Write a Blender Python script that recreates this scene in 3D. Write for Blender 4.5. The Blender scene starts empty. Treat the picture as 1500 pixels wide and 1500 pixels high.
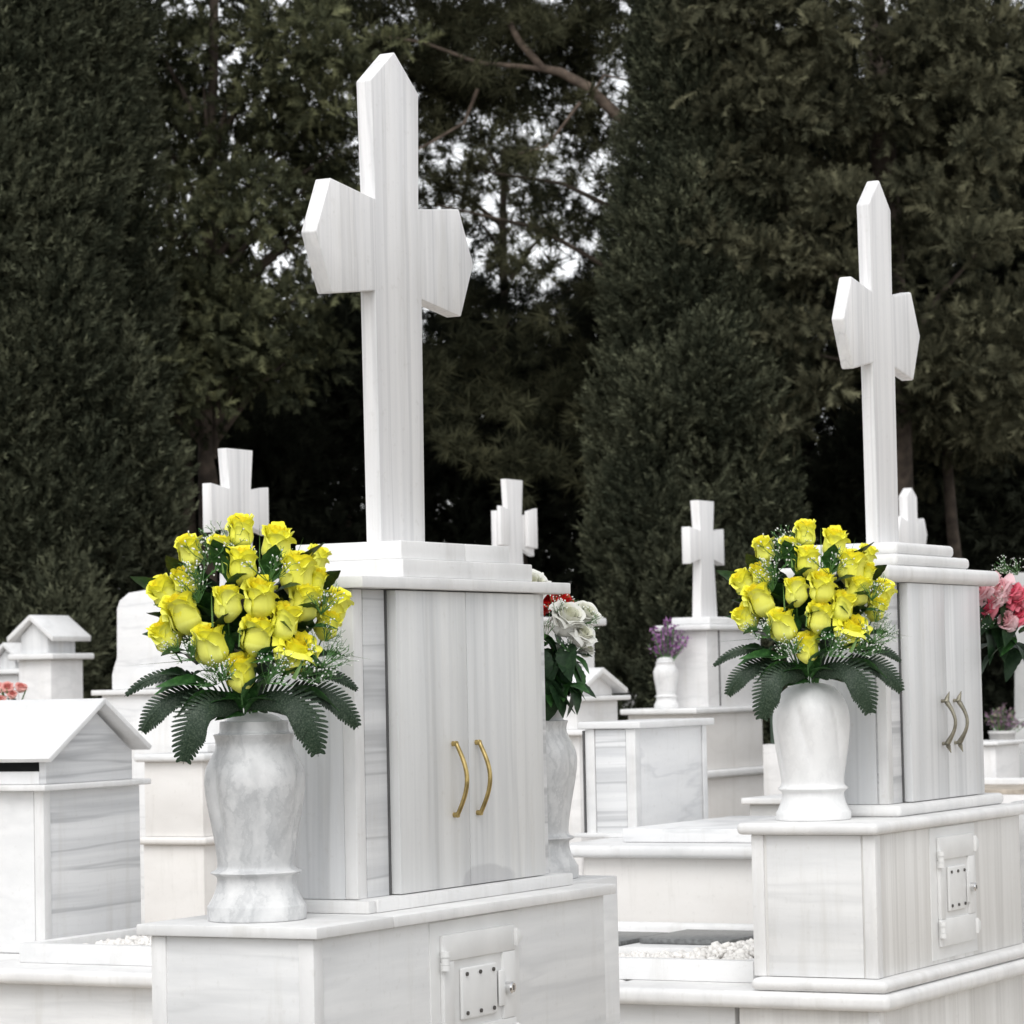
import bpy, bmesh, math, random
import numpy as np
from mathutils import Vector, Matrix, Euler

SC = bpy.context.scene
COL = SC.collection
rad = math.radians
random.seed(7)
NR = np.random.default_rng(11)

# ------------------------------------------------------------------ camera
EYE = 1.5
FPX = 4670.0
PITCH = math.atan(246 / FPX)
ROLL = rad(1.19)
fw = Vector((0, math.cos(PITCH), math.sin(PITCH)))
r0 = Vector((1, 0, 0))
u0 = Vector((0, -math.sin(PITCH), math.cos(PITCH)))
CR = math.cos(ROLL) * r0 - math.sin(ROLL) * u0
CU = math.sin(ROLL) * r0 + math.cos(ROLL) * u0
cam = bpy.data.cameras.new('camera')
co = bpy.data.objects.new('camera', cam)
COL.objects.link(co)
co.matrix_world = Matrix(((CR.x, CU.x, -fw.x, 0), (CR.y, CU.y, -fw.y, 0), (CR.z, CU.z, -fw.z, EYE), (0, 0, 0, 1)))
cam.sensor_width = 36
cam.lens = FPX / 1500 * 36
cam.clip_start = 0.1
cam.clip_end = 1000
cam.dof.use_dof = True
cam.dof.focus_distance = 6.9
cam.dof.aperture_fstop = 15
SC.camera = co

# ------------------------------------------------------------------ sky, sun, exposure
SUN_EL, SUN_AZ = rad(52), rad(192)      # azimuth clockwise from +Y; a veiled high sun behind the camera's left
W = bpy.data.worlds.new('World')
SC.world = W
W.use_nodes = True
wn = W.node_tree.nodes
wl = W.node_tree.links
wn.clear()
sky = wn.new('ShaderNodeTexSky')
sky.sky_type = 'NISHITA'
sky.sun_disc = False
sky.sun_elevation = SUN_EL
sky.sun_rotation = SUN_AZ
sky.air_density = 1.0
sky.dust_density = 1.0
hs = wn.new('ShaderNodeHueSaturation')
hs.inputs['Saturation'].default_value = 0.10      # overcast: the cloud takes the blue out
wb = wn.new('ShaderNodeBackground')
wb.inputs['Strength'].default_value = 0.15
wo = wn.new('ShaderNodeOutputWorld')
wl.new(sky.outputs[0], hs.inputs['Color'])
wl.new(hs.outputs[0], wb.inputs['Color'])
wl.new(wb.outputs[0], wo.inputs['Surface'])

sl = bpy.data.lights.new('sun', 'SUN')
sl.energy = 0.9
sl.angle = rad(40)
sl.color = (1, 0.985, 0.96)
so = bpy.data.objects.new('sun', sl)
COL.objects.link(so)
sd = Vector((math.sin(SUN_AZ) * math.cos(SUN_EL), math.cos(SUN_AZ) * math.cos(SUN_EL), math.sin(SUN_EL)))
so.rotation_euler = sd.to_track_quat('Z', 'Y').to_euler()
so.location = sd * 30

SC.view_settings.view_transform = 'Standard'
SC.view_settings.look = 'None'
SC.view_settings.exposure = 0.60
SC.cycles.max_bounces = 6
SC.cycles.diffuse_bounces = 4
SC.cycles.glossy_bounces = 2
SC.cycles.transmission_bounces = 2
SC.view_settings.gamma = 1.0

# ------------------------------------------------------------------ helpers
GRID = rad(61.8)                         # the graves' long axis
GU = Vector((math.cos(GRID), math.sin(GRID), 0))
GV = Vector((-math.sin(GRID), math.cos(GRID), 0))
G0 = Vector((0.90697, 8.1, 0))           # grid origin: slab corner of the farther big tomb


def G(a, b, z=0.0):
    return G0 + GU * a + GV * b + Vector((0, 0, z))


def at(px, py, Y):
    """point on the ground plan at depth Y seen near pixel (of 1500)"""
    d = CR * ((px - 750) / FPX) - CU * ((py - 750) / FPX) + fw
    return Vector((0, 0, EYE)) + d * (Y / d.y)


def tag(o, label=None, cat=None, group=None, kind=None):
    if label: o['label'] = label
    if cat: o['category'] = cat
    if group: o['group'] = group
    if kind: o['kind'] = kind
    return o


def thing(name, label, cat, loc=(0, 0, 0), rz=0.0, group=None):
    o = bpy.data.objects.new(name, None)
    o.empty_display_size = 0.1
    COL.objects.link(o)
    o.location = loc
    o.rotation_euler = (0, 0, rz)
    return tag(o, label, cat, group)


def link(name, me, mat, parent=None, smooth=None):
    o = bpy.data.objects.new(name, me)
    COL.objects.link(o)
    if mat and not me.materials:
        me.materials.append(mat)
    if parent: o.parent = parent
    if smooth is not None:
        for p in me.polygons: p.use_smooth = True
        try:
            me.set_sharp_from_angle(angle=rad(smooth))
        except Exception:
            pass
    return o


def copy_tree(o, parent=None):
    c = o.copy()
    COL.objects.link(c)
    c.parent = parent
    for ch in list(o.children):
        copy_tree(ch, c)
    return c


class MB:
    """collects boxes / prisms / tubes / lathes into one mesh"""
    def __init__(s):
        s.bm = bmesh.new()

    def _join(s, b):
        me = bpy.data.meshes.new('tmp')
        b.to_mesh(me)
        b.free()
        s.bm.from_mesh(me)
        bpy.data.meshes.remove(me)

    def box(s, a0, a1, b0, b1, z0, z1, bev=0.0025, seg=2):
        b = bmesh.new()
        bmesh.ops.create_cube(b, size=1)
        for v in b.verts:
            v.co = Vector(((a0 + a1) / 2 + v.co.x * (a1 - a0), (b0 + b1) / 2 + v.co.y * (b1 - b0), (z0 + z1) / 2 + v.co.z * (z1 - z0)))
        if bev:
            bmesh.ops.bevel(b, geom=b.edges[:], offset=bev, segments=seg, affect='EDGES', profile=0.5, clamp_overlap=True)
        s._join(b)
        return s

    def prism(s, pts, axis, lo, hi, bev=0.0025, seg=2):
        """polygon pts in the two other axes, extruded along axis from lo to hi"""
        b = bmesh.new()
        def mk(p, t):
            if axis == 'b': return Vector((p[0], t, p[1]))
            if axis == 'a': return Vector((t, p[0], p[1]))
            return Vector((p[0], p[1], t))
        v0 = [b.verts.new(mk(p, lo)) for p in pts]
        v1 = [b.verts.new(mk(p, hi)) for p in pts]
        b.faces.new(v0)
        b.faces.new(v1[::-1])
        n = len(pts)
        for i in range(n):
            b.faces.new((v0[i], v1[i], v1[(i + 1) % n], v0[(i + 1) % n]))
        bmesh.ops.recalc_face_normals(b, faces=b.faces[:])
        if bev:
            bmesh.ops.bevel(b, geom=b.edges[:], offset=bev, segments=seg, affect='EDGES', profile=0.5, clamp_overlap=True)
        s._join(b)
        return s

    def tube(s, pts, r, n=8, cap=True, flat=1.0):
        pts = [Vector(p) for p in pts]
        rs = r if hasattr(r, '__len__') else [r] * len(pts)
        rings = []
        up = Vector((0.13, 0.21, 0.97))
        for i, p in enumerate(pts):
            t = (pts[min(i + 1, len(pts) - 1)] - pts[max(i - 1, 0)]).normalized()
            x = t.cross(up)
            if x.length < 1e-3: x = t.cross(Vector((1, 0, 0)))
            x.normalize()
            y = t.cross(x)
            rings.append([s.bm.verts.new(p + (x * math.cos(2 * math.pi * k / n) + y * math.sin(2 * math.pi * k / n) * flat) * rs[i]) for k in range(n)])
        for A, B in zip(rings, rings[1:]):
            for k in range(n):
                s.bm.faces.new((A[k], A[(k + 1) % n], B[(k + 1) % n], B[k]))
        if cap:
            s.bm.faces.new(rings[0][::-1])
            s.bm.faces.new(rings[-1])
        return s

    def lathe(s, prof, c=(0, 0, 0), n=64, mod=None):
        rings = []
        for (r, z) in prof:
            ring = []
            for k in range(n):
                th = 2 * math.pi * k / n
                rr = r * (mod(th, z) if mod else 1)
                ring.append(s.bm.verts.new((c[0] + rr * math.cos(th), c[1] + rr * math.sin(th), c[2] + z)))
            rings.append(ring)
        for A, B in zip(rings, rings[1:]):
            for k in range(n):
                s.bm.faces.new((A[k], A[(k + 1) % n], B[(k + 1) % n], B[k]))
        s.bm.faces.new(rings[0][::-1])
        s.bm.faces.new(rings[-1])
        return s

    def build(s, name, mat, parent=None, smooth=30):
        bmesh.ops.recalc_face_normals(s.bm, faces=s.bm.faces[:])
        me = bpy.data.meshes.new(name)
        s.bm.to_mesh(me)
        s.bm.free()
        return link(name, me, mat, parent, smooth)


def np_mesh(name, verts, nside, tint=None):
    """verts (N, nside, 3) -> mesh of N loose polygons with an optional per-face tint"""
    N = len(verts)
    me = bpy.data.meshes.new(name)
    me.vertices.add(N * nside)
    me.vertices.foreach_set('co', np.ascontiguousarray(verts, dtype=np.float32).ravel())
    me.loops.add(N * nside)
    me.loops.foreach_set('vertex_index', np.arange(N * nside, dtype=np.int32))
    me.polygons.add(N)
    me.polygons.foreach_set('loop_start', np.arange(0, N * nside, nside, dtype=np.int32))
    me.update(calc_edges=True)
    if tint is not None:
        at_ = me.attributes.new('tint', 'FLOAT', 'FACE')
        at_.data.foreach_set('value', np.ascontiguousarray(tint, dtype=np.float32))
    return me


# ------------------------------------------------------------------ materials
def mat_new(name):
    m = bpy.data.materials.new(name)
    m.use_nodes = True
    nt = m.node_tree
    b = nt.nodes['Principled BSDF']
    return m, nt, b


def N(nt, t, **kw):
    n = nt.nodes.new(t)
    for k, v in kw.items():
        if k.startswith('i_'):
            n.inputs[k[2:].replace('_', ' ')].default_value = v
        else:
            setattr(n, k, v)
    return n


def ramp(nt, src, stops, interp='LINEAR'):
    r = nt.nodes.new('ShaderNodeValToRGB')
    r.color_ramp.interpolation = interp
    e = r.color_ramp.elements
    while len(e) < len(stops): e.new(0.5)
    for k, (p, c) in enumerate(stops):
        e[k].position = p
        e[k].color = (c, c, c, 1) if not hasattr(c, '__len__') else (*c, 1)
    nt.links.new(src, r.inputs[0])
    return r.outputs[0]


def mixc(nt, fac, a, b, mode='MIX'):
    m = nt.nodes.new('ShaderNodeMix')
    m.data_type = 'RGBA'
    m.blend_type = mode
    for sock, v in ((0, fac), (6, a), (7, b)):
        if hasattr(v, 'is_output') or isinstance(v, bpy.types.NodeSocket):
            nt.links.new(v, m.inputs[sock])
        elif sock == 0:
            m.inputs[0].default_value = v
        else:
            m.inputs[sock].default_value = (*v, 1)
    return m.outputs[2]


def marble(name, base=(.80, .80, .79), vein=(.50, .51, .53), scale=(16, 16, .6), amount=.5, fine=.35, sharp=.25, rough=.38, stain=None, warm=None, lines=True, tilt=0.0):
    m, nt, b = mat_new(name)
    L = nt.links
    tc = N(nt, 'ShaderNodeTexCoord')
    oi = N(nt, 'ShaderNodeObjectInfo')
    ad = N(nt, 'ShaderNodeVectorMath', operation='MULTIPLY_ADD')
    L.new(oi.outputs['Random'], ad.inputs[0])
    ad.inputs[1].default_value = (37.3, 21.7, 53.1)
    L.new(tc.outputs['Object'], ad.inputs[2])
    wob = N(nt, 'ShaderNodeTexNoise', i_Scale=2.2, i_Detail=3.0)
    L.new(ad.outputs[0], wob.inputs['Vector'])
    wob2 = N(nt, 'ShaderNodeVectorMath', operation='MULTIPLY_ADD')
    L.new(wob.outputs['Color'], wob2.inputs[0])
    wob2.inputs[1].default_value = (.016, .016, .022)
    L.new(ad.outputs[0], wob2.inputs[2])
    mp = N(nt, 'ShaderNodeMapping')
    mp.inputs['Scale'].default_value = scale
    mp.inputs['Rotation'].default_value = (tilt, tilt, 0)
    L.new(wob2.outputs[0], mp.inputs['Vector'])
    n1 = N(nt, 'ShaderNodeTexNoise', i_Scale=1.0, i_Detail=7.0, i_Roughness=.62)
    L.new(mp.outputs[0], n1.inputs['Vector'])
    f1 = ramp(nt, n1.outputs[0], [(.36, 1.0), (.60, 0.0)])
    mul1 = N(nt, 'ShaderNodeMath', operation='MULTIPLY'); L.new(f1, mul1.inputs[0]); mul1.inputs[1].default_value = amount
    c = mixc(nt, mul1.outputs[0], base, vein)
    # thin darker veins that run with the bedding
    n2 = N(nt, 'ShaderNodeTexNoise', i_Scale=.55, i_Detail=4.0, i_Roughness=.5)
    L.new(mp.outputs[0], n2.inputs['Vector'])
    f2 = ramp(nt, n2.outputs[0], [(.465, 0.0), (.495, 1.0), (.53, 0.0)])
    mul2 = N(nt, 'ShaderNodeMath', operation='MULTIPLY'); L.new(f2, mul2.inputs[0]); mul2.inputs[1].default_value = sharp
    c = mixc(nt, mul2.outputs[0], c, tuple(v * .78 for v in vein))
    # cloudy soft tone and weathering blotches
    n3 = N(nt, 'ShaderNodeTexNoise', i_Scale=5.0, i_Detail=6.0, i_Roughness=.6)
    L.new(ad.outputs[0], n3.inputs['Vector'])
    f3 = ramp(nt, n3.outputs[0], [(.42, 0.0), (.74, fine)])
    c = mixc(nt, f3, c, warm or tuple(v * .86 for v in base))
    n4 = N(nt, 'ShaderNodeTexNoise', i_Scale=60.0, i_Detail=4.0)
    L.new(ad.outputs[0], n4.inputs['Vector'])
    f4 = ramp(nt, n4.outputs[0], [(.62, 0.0), (.78, .22)])
    c = mixc(nt, f4, c, (.46, .44, .40))
    mp5 = N(nt, 'ShaderNodeMapping'); mp5.inputs['Scale'].default_value = (14, 14, 1.6); L.new(ad.outputs[0], mp5.inputs['Vector'])
    n5 = N(nt, 'ShaderNodeTexNoise', i_Scale=1.0, i_Detail=8.0, i_Roughness=.7); L.new(mp5.outputs[0], n5.inputs['Vector'])
    f5 = ramp(nt, n5.outputs[0], [(.53, 0.0), (.80, .5)])
    c = mixc(nt, f5, c, (.52, .50, .46))
    if stain:
        sx = N(nt, 'ShaderNodeVectorMath', operation='SUBTRACT')
        L.new(tc.outputs['Object'], sx.inputs[0])
        sx.inputs[1].default_value = stain[0]
        sc_ = N(nt, 'ShaderNodeVectorMath', operation='MULTIPLY')
        L.new(sx.outputs[0], sc_.inputs[0]); sc_.inputs[1].default_value = stain[1]
        ln = N(nt, 'ShaderNodeVectorMath', operation='LENGTH'); L.new(sc_.outputs[0], ln.inputs[0])
        w = N(nt, 'ShaderNodeMath', operation='MULTIPLY_ADD'); L.new(n3.outputs[0], w.inputs[0]); w.inputs[1].default_value = .7; L.new(ln.outputs['Value'], w.inputs[2])
        fs = ramp(nt, w.outputs[0], [(.0, .5), (.92, .45), (1.0, 0.0)])
        c = mixc(nt, fs, c, (.40, .40, .41))
    L.new(c, b.inputs['Base Color'])
    rr = N(nt, 'ShaderNodeMapRange'); L.new(n3.outputs[0], rr.inputs[0])
    rr.inputs['To Min'].default_value = rough - .08; rr.inputs['To Max'].default_value = rough + .2
    L.new(rr.outputs[0], b.inputs['Roughness'])
    b.inputs['Specular IOR Level'].default_value = .35
    bp = N(nt, 'ShaderNodeBump', i_Strength=.12, i_Distance=.004)
    L.new(n4.outputs[0], bp.inputs['Height'])
    L.new(bp.outputs[0], b.inputs['Normal'])
    return m


M = {}
M['door'] = marble('marble_vertical_grey', (.74, .74, .73), (.52, .53, .54), (15, 15, .35), .58, .3, .34, stain=((.84, .09, 1.075), (5.6, 1.0, 14.0)))
M['end'] = marble('marble_horizontal_grey', (.76, .762, .765), (.48, .487, .50), (.5, .5, 17), .75, .25, .7)
M['base'] = marble('marble_faint_bands', (.78, .78, .775), (.60, .605, .61), (1.1, 1.1, 12), .65, .35, .26, tilt=.12)
M['warmv'] = marble('marble_vertical_warm', (.76, .75, .73), (.54, .525, .50), (16, 16, .4), .55, .25, .3)
M['greyv'] = marble('marble_vertical_cool', (.75, .755, .76), (.50, .515, .53), (15, 15, .35), .52, .25, .28)
M['cross'] = marble('marble_cross', (.84, .83, .825), (.64, .64, .65), (26, 26, .45), .6, .15, .4)
M['white'] = marble('marble_white', (.80, .798, .795), (.60, .605, .61), (3, 3, 7), .5, .3, .18)
M['slab'] = marble('marble_slab', (.81, .806, .798), (.60, .60, .60), (7, 7, 3), .5, .5, .14, rough=.45)
M['cream'] = marble('marble_cream', (.80, .78, .755), (.68, .65, .62), (2, 2, 5), .35, .3, .1, warm=(.75, .72, .68))
M['diag'] = marble('marble_diagonal', (.81, .81, .81), (.58, .59, .61), (2.5, 2.5, 13), .28, .12, .35, tilt=-.35)
M['far'] = marble('marble_far', (.79, .78, .775), (.60, .60, .60), (3, 3, 9), .45, .2, .2)
M['farshade'] = marble('marble_grey_shaded', (.55, .55, .54), (.36, .36, .36), (3, 3, 5), .5, .4, .2)  # darker copy of far marble: tree shade in its colour; also grey stone


def vase_mat(name, base, vein, amt):
    m, nt, b = mat_new(name)
    L = nt.links
    tc = N(nt, 'ShaderNodeTexCoord'); oi = N(nt, 'ShaderNodeObjectInfo')
    ad = N(nt, 'ShaderNodeVectorMath', operation='MULTIPLY_ADD')
    L.new(oi.outputs['Random'], ad.inputs[0]); ad.inputs[1].default_value = (13, 7, 19); L.new(tc.outputs['Object'], ad.inputs[2])
    n0 = N(nt, 'ShaderNodeTexNoise', i_Scale=9.0, i_Detail=9.0, i_Roughness=.68); L.new(ad.outputs[0], n0.inputs['Vector'])
    w = N(nt, 'ShaderNodeVectorMath', operation='MULTIPLY_ADD'); L.new(n0.outputs['Color'], w.inputs[0]); w.inputs[1].default_value = (.09, .09, .16); L.new(ad.outputs[0], w.inputs[2])
    mp = N(nt, 'ShaderNodeMapping'); mp.inputs['Scale'].default_value = (24, 24, 7); mp.inputs['Rotation'].default_value = (.5, .4, 0); L.new(w.outputs[0], mp.inputs[0])
    n1 = N(nt, 'ShaderNodeTexNoise', i_Scale=1.0, i_Detail=5.0, i_Roughness=.55); L.new(mp.outputs[0], n1.inputs['Vector'])
    f1 = ramp(nt, n1.outputs[0], [(.34, 0.0), (.48, amt * .6), (.53, amt * .25), (.66, 0.0)])
    f0 = ramp(nt, n0.outputs[0], [(.38, 0.0), (.72, amt * .8)])
    c = mixc(nt, f0, base, tuple(v * 1.25 for v in vein))
    c = mixc(nt, f1, c, vein)
    L.new(c, b.inputs['Base Color'])
    b.inputs['Roughness'].default_value = .42
    b.inputs['Specular IOR Level'].default_value = .35
    return m


M['vase'] = vase_mat('marble_vase_grey', (.74, .74, .735), (.30, .31, .32), .75)
M['vasew'] = vase_mat('marble_vase_white', (.84, .84, .835), (.50, .505, .51), .32)


def plain(name, col, rough=.5, metal=0.0, var=.12, scale=30, spec=.4, bump=0.0):
    m, nt, b = mat_new(name)
    L = nt.links
    tc = N(nt, 'ShaderNodeTexCoord')
    n = N(nt, 'ShaderNodeTexNoise', i_Scale=float(scale), i_Detail=5.0); L.new(tc.outputs['Object'], n.inputs['Vector'])
    f = ramp(nt, n.outputs[0], [(.35, 0.0), (.7, 1.0)])
    c = mixc(nt, f, tuple(v * (1 - var) for v in col), tuple(min(1, v * (1 + var)) for v in col))
    L.new(c, b.inputs['Base Color'])
    b.inputs['Roughness'].default_value = rough
    b.inputs['Metallic'].default_value = metal
    b.inputs['Specular IOR Level'].default_value = spec
    if bump:
        bp = N(nt, 'ShaderNodeBump', i_Strength=.5, i_Distance=bump); L.new(n.outputs[0], bp.inputs['Height']); L.new(bp.outputs[0], b.inputs['Normal'])
    return m


M['joint'] = plain('dark_silicone', (.10, .10, .10), .7)
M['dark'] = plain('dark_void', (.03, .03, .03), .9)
M['paint'] = plain('white_painted_steel', (.74, .74, .73), .42, var=.05, scale=12)
M['screw'] = plain('dark_screw', (.09, .085, .08), .5, .6)
M['chrome'] = plain('chrome', (.75, .75, .75), .18, 1.0, var=.03)
M['brass'] = plain('brass', (.50, .38, .16), .33, 1.0, var=.3, scale=40)
M['bronze'] = plain('antique_bronze', (.30, .28, .22), .42, .85, var=.3, scale=40)
M['slate'] = plain('dark_grey_granite', (.16, .165, .165), .35, var=.3, scale=80)
M['green_box'] = plain('dark_green_paint', (.05, .075, .055), .5)
M['soil'] = plain('ground_soil', (.12, .105, .085), .95, var=.5, scale=3, bump=.02)
M['gravel'] = plain('beige_gravel', (.42, .37, .31), .9, var=.35, scale=9)
M['pebble'] = plain('white_pebble', (.82, .80, .77), .6, var=.12, scale=25)
M['bark'] = plain('bark', (.075, .058, .045), .95, var=.45, scale=9, bump=.02)
M['branchbark'] = plain('branch_bark', (.15, .115, .09), .95, var=.4, scale=9, bump=.01)
M['stem'] = plain('green_stem', (.08, .20, .055), .5, var=.3)
M['bud'] = plain('white_bud', (.78, .80, .76), .5, var=.05)


def leaf_mat(name, cols, trans=.25, rough=.55, spec=.3, attr=True):
    m, nt, b = mat_new(name)
    L = nt.links
    a = N(nt, 'ShaderNodeAttribute', attribute_name='tint')
    oi = N(nt, 'ShaderNodeObjectInfo')
    n = len(cols)
    if attr is True:
        tc = N(nt, 'ShaderNodeTexCoord'); mp = N(nt, 'ShaderNodeMapping'); mp.inputs['Scale'].default_value = (420, 420, 26); L.new(tc.outputs['Object'], mp.inputs[0])
        nz = N(nt, 'ShaderNodeTexNoise', i_Scale=1.0, i_Detail=3.0); L.new(mp.outputs[0], nz.inputs['Vector'])
        bp = N(nt, 'ShaderNodeBump', i_Strength=.35, i_Distance=.0008); L.new(nz.outputs[0], bp.inputs['Height']); L.new(bp.outputs[0], b.inputs['Normal'])
    c = ramp(nt, a.outputs['Fac'] if attr else oi.outputs['Random'], [(i / (n - 1), cc) for i, cc in enumerate(cols)])
    L.new(c, b.inputs['Base Color'])
    b.inputs['Roughness'].default_value = rough
    b.inputs['Specular IOR Level'].default_value = spec
    if attr == 'tree':
        b = N(nt, 'ShaderNodeBsdfDiffuse'); L.new(c, b.inputs['Color'])
    t = N(nt, 'ShaderNodeBsdfTranslucent'); L.new(c, t.inputs['Color'])
    mx = N(nt, 'ShaderNodeMixShader'); mx.inputs[0].default_value = trans
    out = nt.nodes['Material Output']
    L.new(b.outputs[0], mx.inputs[1]); L.new(t.outputs[0], mx.inputs[2]); L.new(mx.outputs[0], out.inputs['Surface'])
    return m


M['cypress'] = leaf_mat('cypress_foliage', [(.026, .031, .021), (.070, .077, .050), (.15, .158, .10)], .12, spec=.15, attr='tree')
M['conifer'] = leaf_mat('conifer_foliage', [(.026, .030, .019), (.078, .084, .048), (.185, .19, .10)], .14, spec=.15, attr='tree')
M['cedar'] = leaf_mat('brownish_conifer_foliage', [(.028, .030, .020), (.080, .080, .050), (.175, .170, .105)], .12, spec=.15, attr='tree')
M['pine'] = leaf_mat('pine_foliage', [(.026, .029, .018), (.072, .074, .044), (.15, .15, .085)], .12, spec=.15, attr='tree')
M['wood'] = leaf_mat('dark_wood_foliage', [(.017, .020, .014), (.033, .037, .026), (.055, .060, .042)], .08, spec=.1, attr='tree')

M['yellow'] = leaf_mat('yellow_petal', [(.98, .76, .03), (.98, .90, .05), (.97, .95, .10), (.94, .96, .22)], .10, .5, .25)
M['whitep'] = leaf_mat('white_petal', [(.70, .70, .50), (.82, .82, .76), (.85, .85, .82)], .3, .5, .25)
M['redp'] = leaf_mat('red_petal', [(.55, .01, .01), (.65, .02, .02), (.7, .05, .04)], .25, .5, .25)
M['pinkp'] = leaf_mat('pink_petal', [(.85, .36, .40), (.88, .55, .58), (.88, .70, .72)], .3, .5, .25)
M['rosep'] = leaf_mat('deep_pink_petal', [(.75, .06, .14), (.82, .16, .24), (.85, .3, .36)], .3, .5, .25)
M['coral'] = leaf_mat('coral_petal', [(.72, .2, .17), (.8, .38, .34), (.82, .55, .5)], .3, .5, .25)
M['purple'] = leaf_mat('purple_heather', [(.18, .06, .20), (.32, .14, .33), (.45, .26, .45)], .2)
M['mauve'] = leaf_mat('mauve_dry_flower', [(.20, .12, .19), (.32, .20, .29), (.25, .24, .15)], .2)


def veined_leaf(name, col, vcol, scale, trans=.15):
    m, nt, b = mat_new(name)
    L = nt.links
    tc = N(nt, 'ShaderNodeTexCoord')
    n = N(nt, 'ShaderNodeTexNoise', i_Scale=scale, i_Detail=5.0, i_Roughness=.7); L.new(tc.outputs['Object'], n.inputs['Vector'])
    f = ramp(nt, n.outputs[0], [(.46, 0.0), (.62, 1.0)])
    c = mixc(nt, f, col, vcol)
    L.new(c, b.inputs['Base Color'])
    b.inputs['Roughness'].default_value = .5
    b.inputs['Specular IOR Level'].default_value = .3
    bp = N(nt, 'ShaderNodeBump', i_Strength=.3, i_Distance=.001); L.new(n.outputs[0], bp.inputs['Height']); L.new(bp.outputs[0], b.inputs['Normal'])
    return m


M['fern'] = veined_leaf('fern_green', (.012, .030, .014), (.06, .085, .055), 300.)
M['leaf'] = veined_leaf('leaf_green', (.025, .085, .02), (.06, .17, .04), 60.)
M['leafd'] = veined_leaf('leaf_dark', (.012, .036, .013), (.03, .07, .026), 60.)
M['grass'] = plain('grass_blade_green', (.12, .22, .05), .5, var=.2)

# ------------------------------------------------------------------ ground
g = MB()
g.bm.verts.ensure_lookup_table()
n_ = 40
vs = []
for j in range(n_ + 1):
    for i in range(n_ + 1):
        vs.append(g.bm.verts.new((-150 + 300 * i / n_, -40 + 300 * j / n_, 0)))
for j in range(n_):
    for i in range(n_):
        k = j * (n_ + 1) + i
        g.bm.faces.new((vs[k], vs[k + 1], vs[k + n_ + 2], vs[k + n_ + 1]))
tag(g.build('ground', M['soil']), 'dark soil ground between the graves and under the trees', 'ground', kind='structure')
gp = MB().box(-6, 12, 6, 19.5, .004, .012, 0)
o = gp.build('path', M['gravel'])
tag(o, 'beige gravel path between the grave rows', 'path', kind='structure')


# ------------------------------------------------------------------ big tombs with doors
def ossuary_door(par, a0, a1, z0, z1, face, fr):
    """painted steel door on the plane b=face, between a0..a1, z0..z1; fr = surrounding plate"""
    MB().box(fr[0], fr[1], face - .003, face + .01, fr[2], fr[3], .0012).build('door_frame', M['paint'], par)
    Wd, Hd = a1 - a0, z1 - z0
    X = lambda t: a0 + t * Wd
    Z = lambda t: z0 + t * Hd
    f0, f1 = face - .013, face - .0032
    d = MB()
    d.box(X(0), X(1), f0, f1, Z(.79), Z(1), .003)
    d.box(X(0), X(1), f0, f1, Z(0), Z(.25), .003)
    d.box(X(0), X(.14), f0, f1, Z(.25), Z(.79), .002)
    d.box(X(.82), X(1), f0, f1, Z(.25), Z(.79), .002)
    d.box(X(.14), X(.82), f0 + .006, f1, Z(.25), Z(.79), 0)
    door = d.build('door', M['paint'], par)
    MB().box(X(.23), X(.72), f0 - .002, f0 + .006, Z(.31), Z(.72), .004, 3).build('plate', M['paint'], door)
    for sx in (.29, .475, .66):
        for sz in (.36, .67):
            MB().tube([(X(sx), f0 - .0055, Z(sz)), (X(sx), f0 - .0015, Z(sz))], .0042, 8).build('screw', M['screw'], door)
    MB().box(X(.745), X(.83), f0 - .0035, f0 + .002, Z(.36), Z(.65), .003).build('lock_plate', M['paint'], door)
    lk = MB()
    c = (X(.86), f0, Z(.5))
    lk.tube([(c[0], f0 + .001, c[2]), (c[0], f0 - .014, c[2]), (c[0], f0 - .017, c[2])], [.0125, .0125, .0095], 20)
    lock = lk.build('lock', M['chrome'], door)
    MB().box(c[0] - .0012, c[0] + .0012, f0 - .0178, f0 - .0165, c[2] - .005, c[2] + .005, 0).build('keyhole', M['dark'], lock)
    for zc in (.8, .16):
        h = MB()
        for k, (q0, q1) in enumerate(((-.075, -.03), (-.028, .028), (.03, .075))):
            h.tube([(X(.0) - .001, f0 - .004, Z(zc + q0)), (X(.0) - .001, f0 - .004, Z(zc + q1))], .010 if k != 1 else .0085, 14)
        h.build('hinge', M['paint'], door)
    for zc in (.9, .13):
        t = MB()
        y0, y1 = Z(zc - .075), Z(zc + .075)
        t.prism([(X(.98), y0), (X(1.06), y0 + .012), (X(1.06), y1 - .012), (X(.98), y1)], 'b', f0 - .008, f1, .002)
        t.build('latch_tab', M['paint'], door)


def bow_handle(par, a, b_wall, z0, z1, depth, mat, finial):
    h = MB()
    n = 18
    if finial:
        pts, rs = [], []
        for i in range(-4, n + 5):
            t = i / n
            if 0 <= t <= 1:
                off = .014 + depth * math.sin(math.pi * t); r = .0048 + .0040 * (abs(t - .5) * 2) ** 3
            else:
                e = (-t if t < 0 else t - 1) * n / 4
                off = .014 + .010 * e; r = .0088 * (1 - .92 * e)
            pts.append((a, b_wall - off, z0 + (z1 - z0) * t)); rs.append(r)
        h.tube(pts, rs, 10)
    else:
        pts = [(a, b_wall - .009 - depth * math.sin(math.pi * i / n), z0 + (z1 - z0) * i / n) for i in range(n + 1)]
        h.tube([(a, b_wall - .006, z0 - .004)] + pts + [(a, b_wall - .006, z1 + .004)], [.0035] + [.0048] * (n + 1) + [.0035], 10)
    for z in (z0, z1):
        h.tube([(a, b_wall - .012, z), (a, b_wall + .002, z)], .0055 if not finial else .0048, 10)
    return h.build('handle', mat, par, 50)


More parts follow.
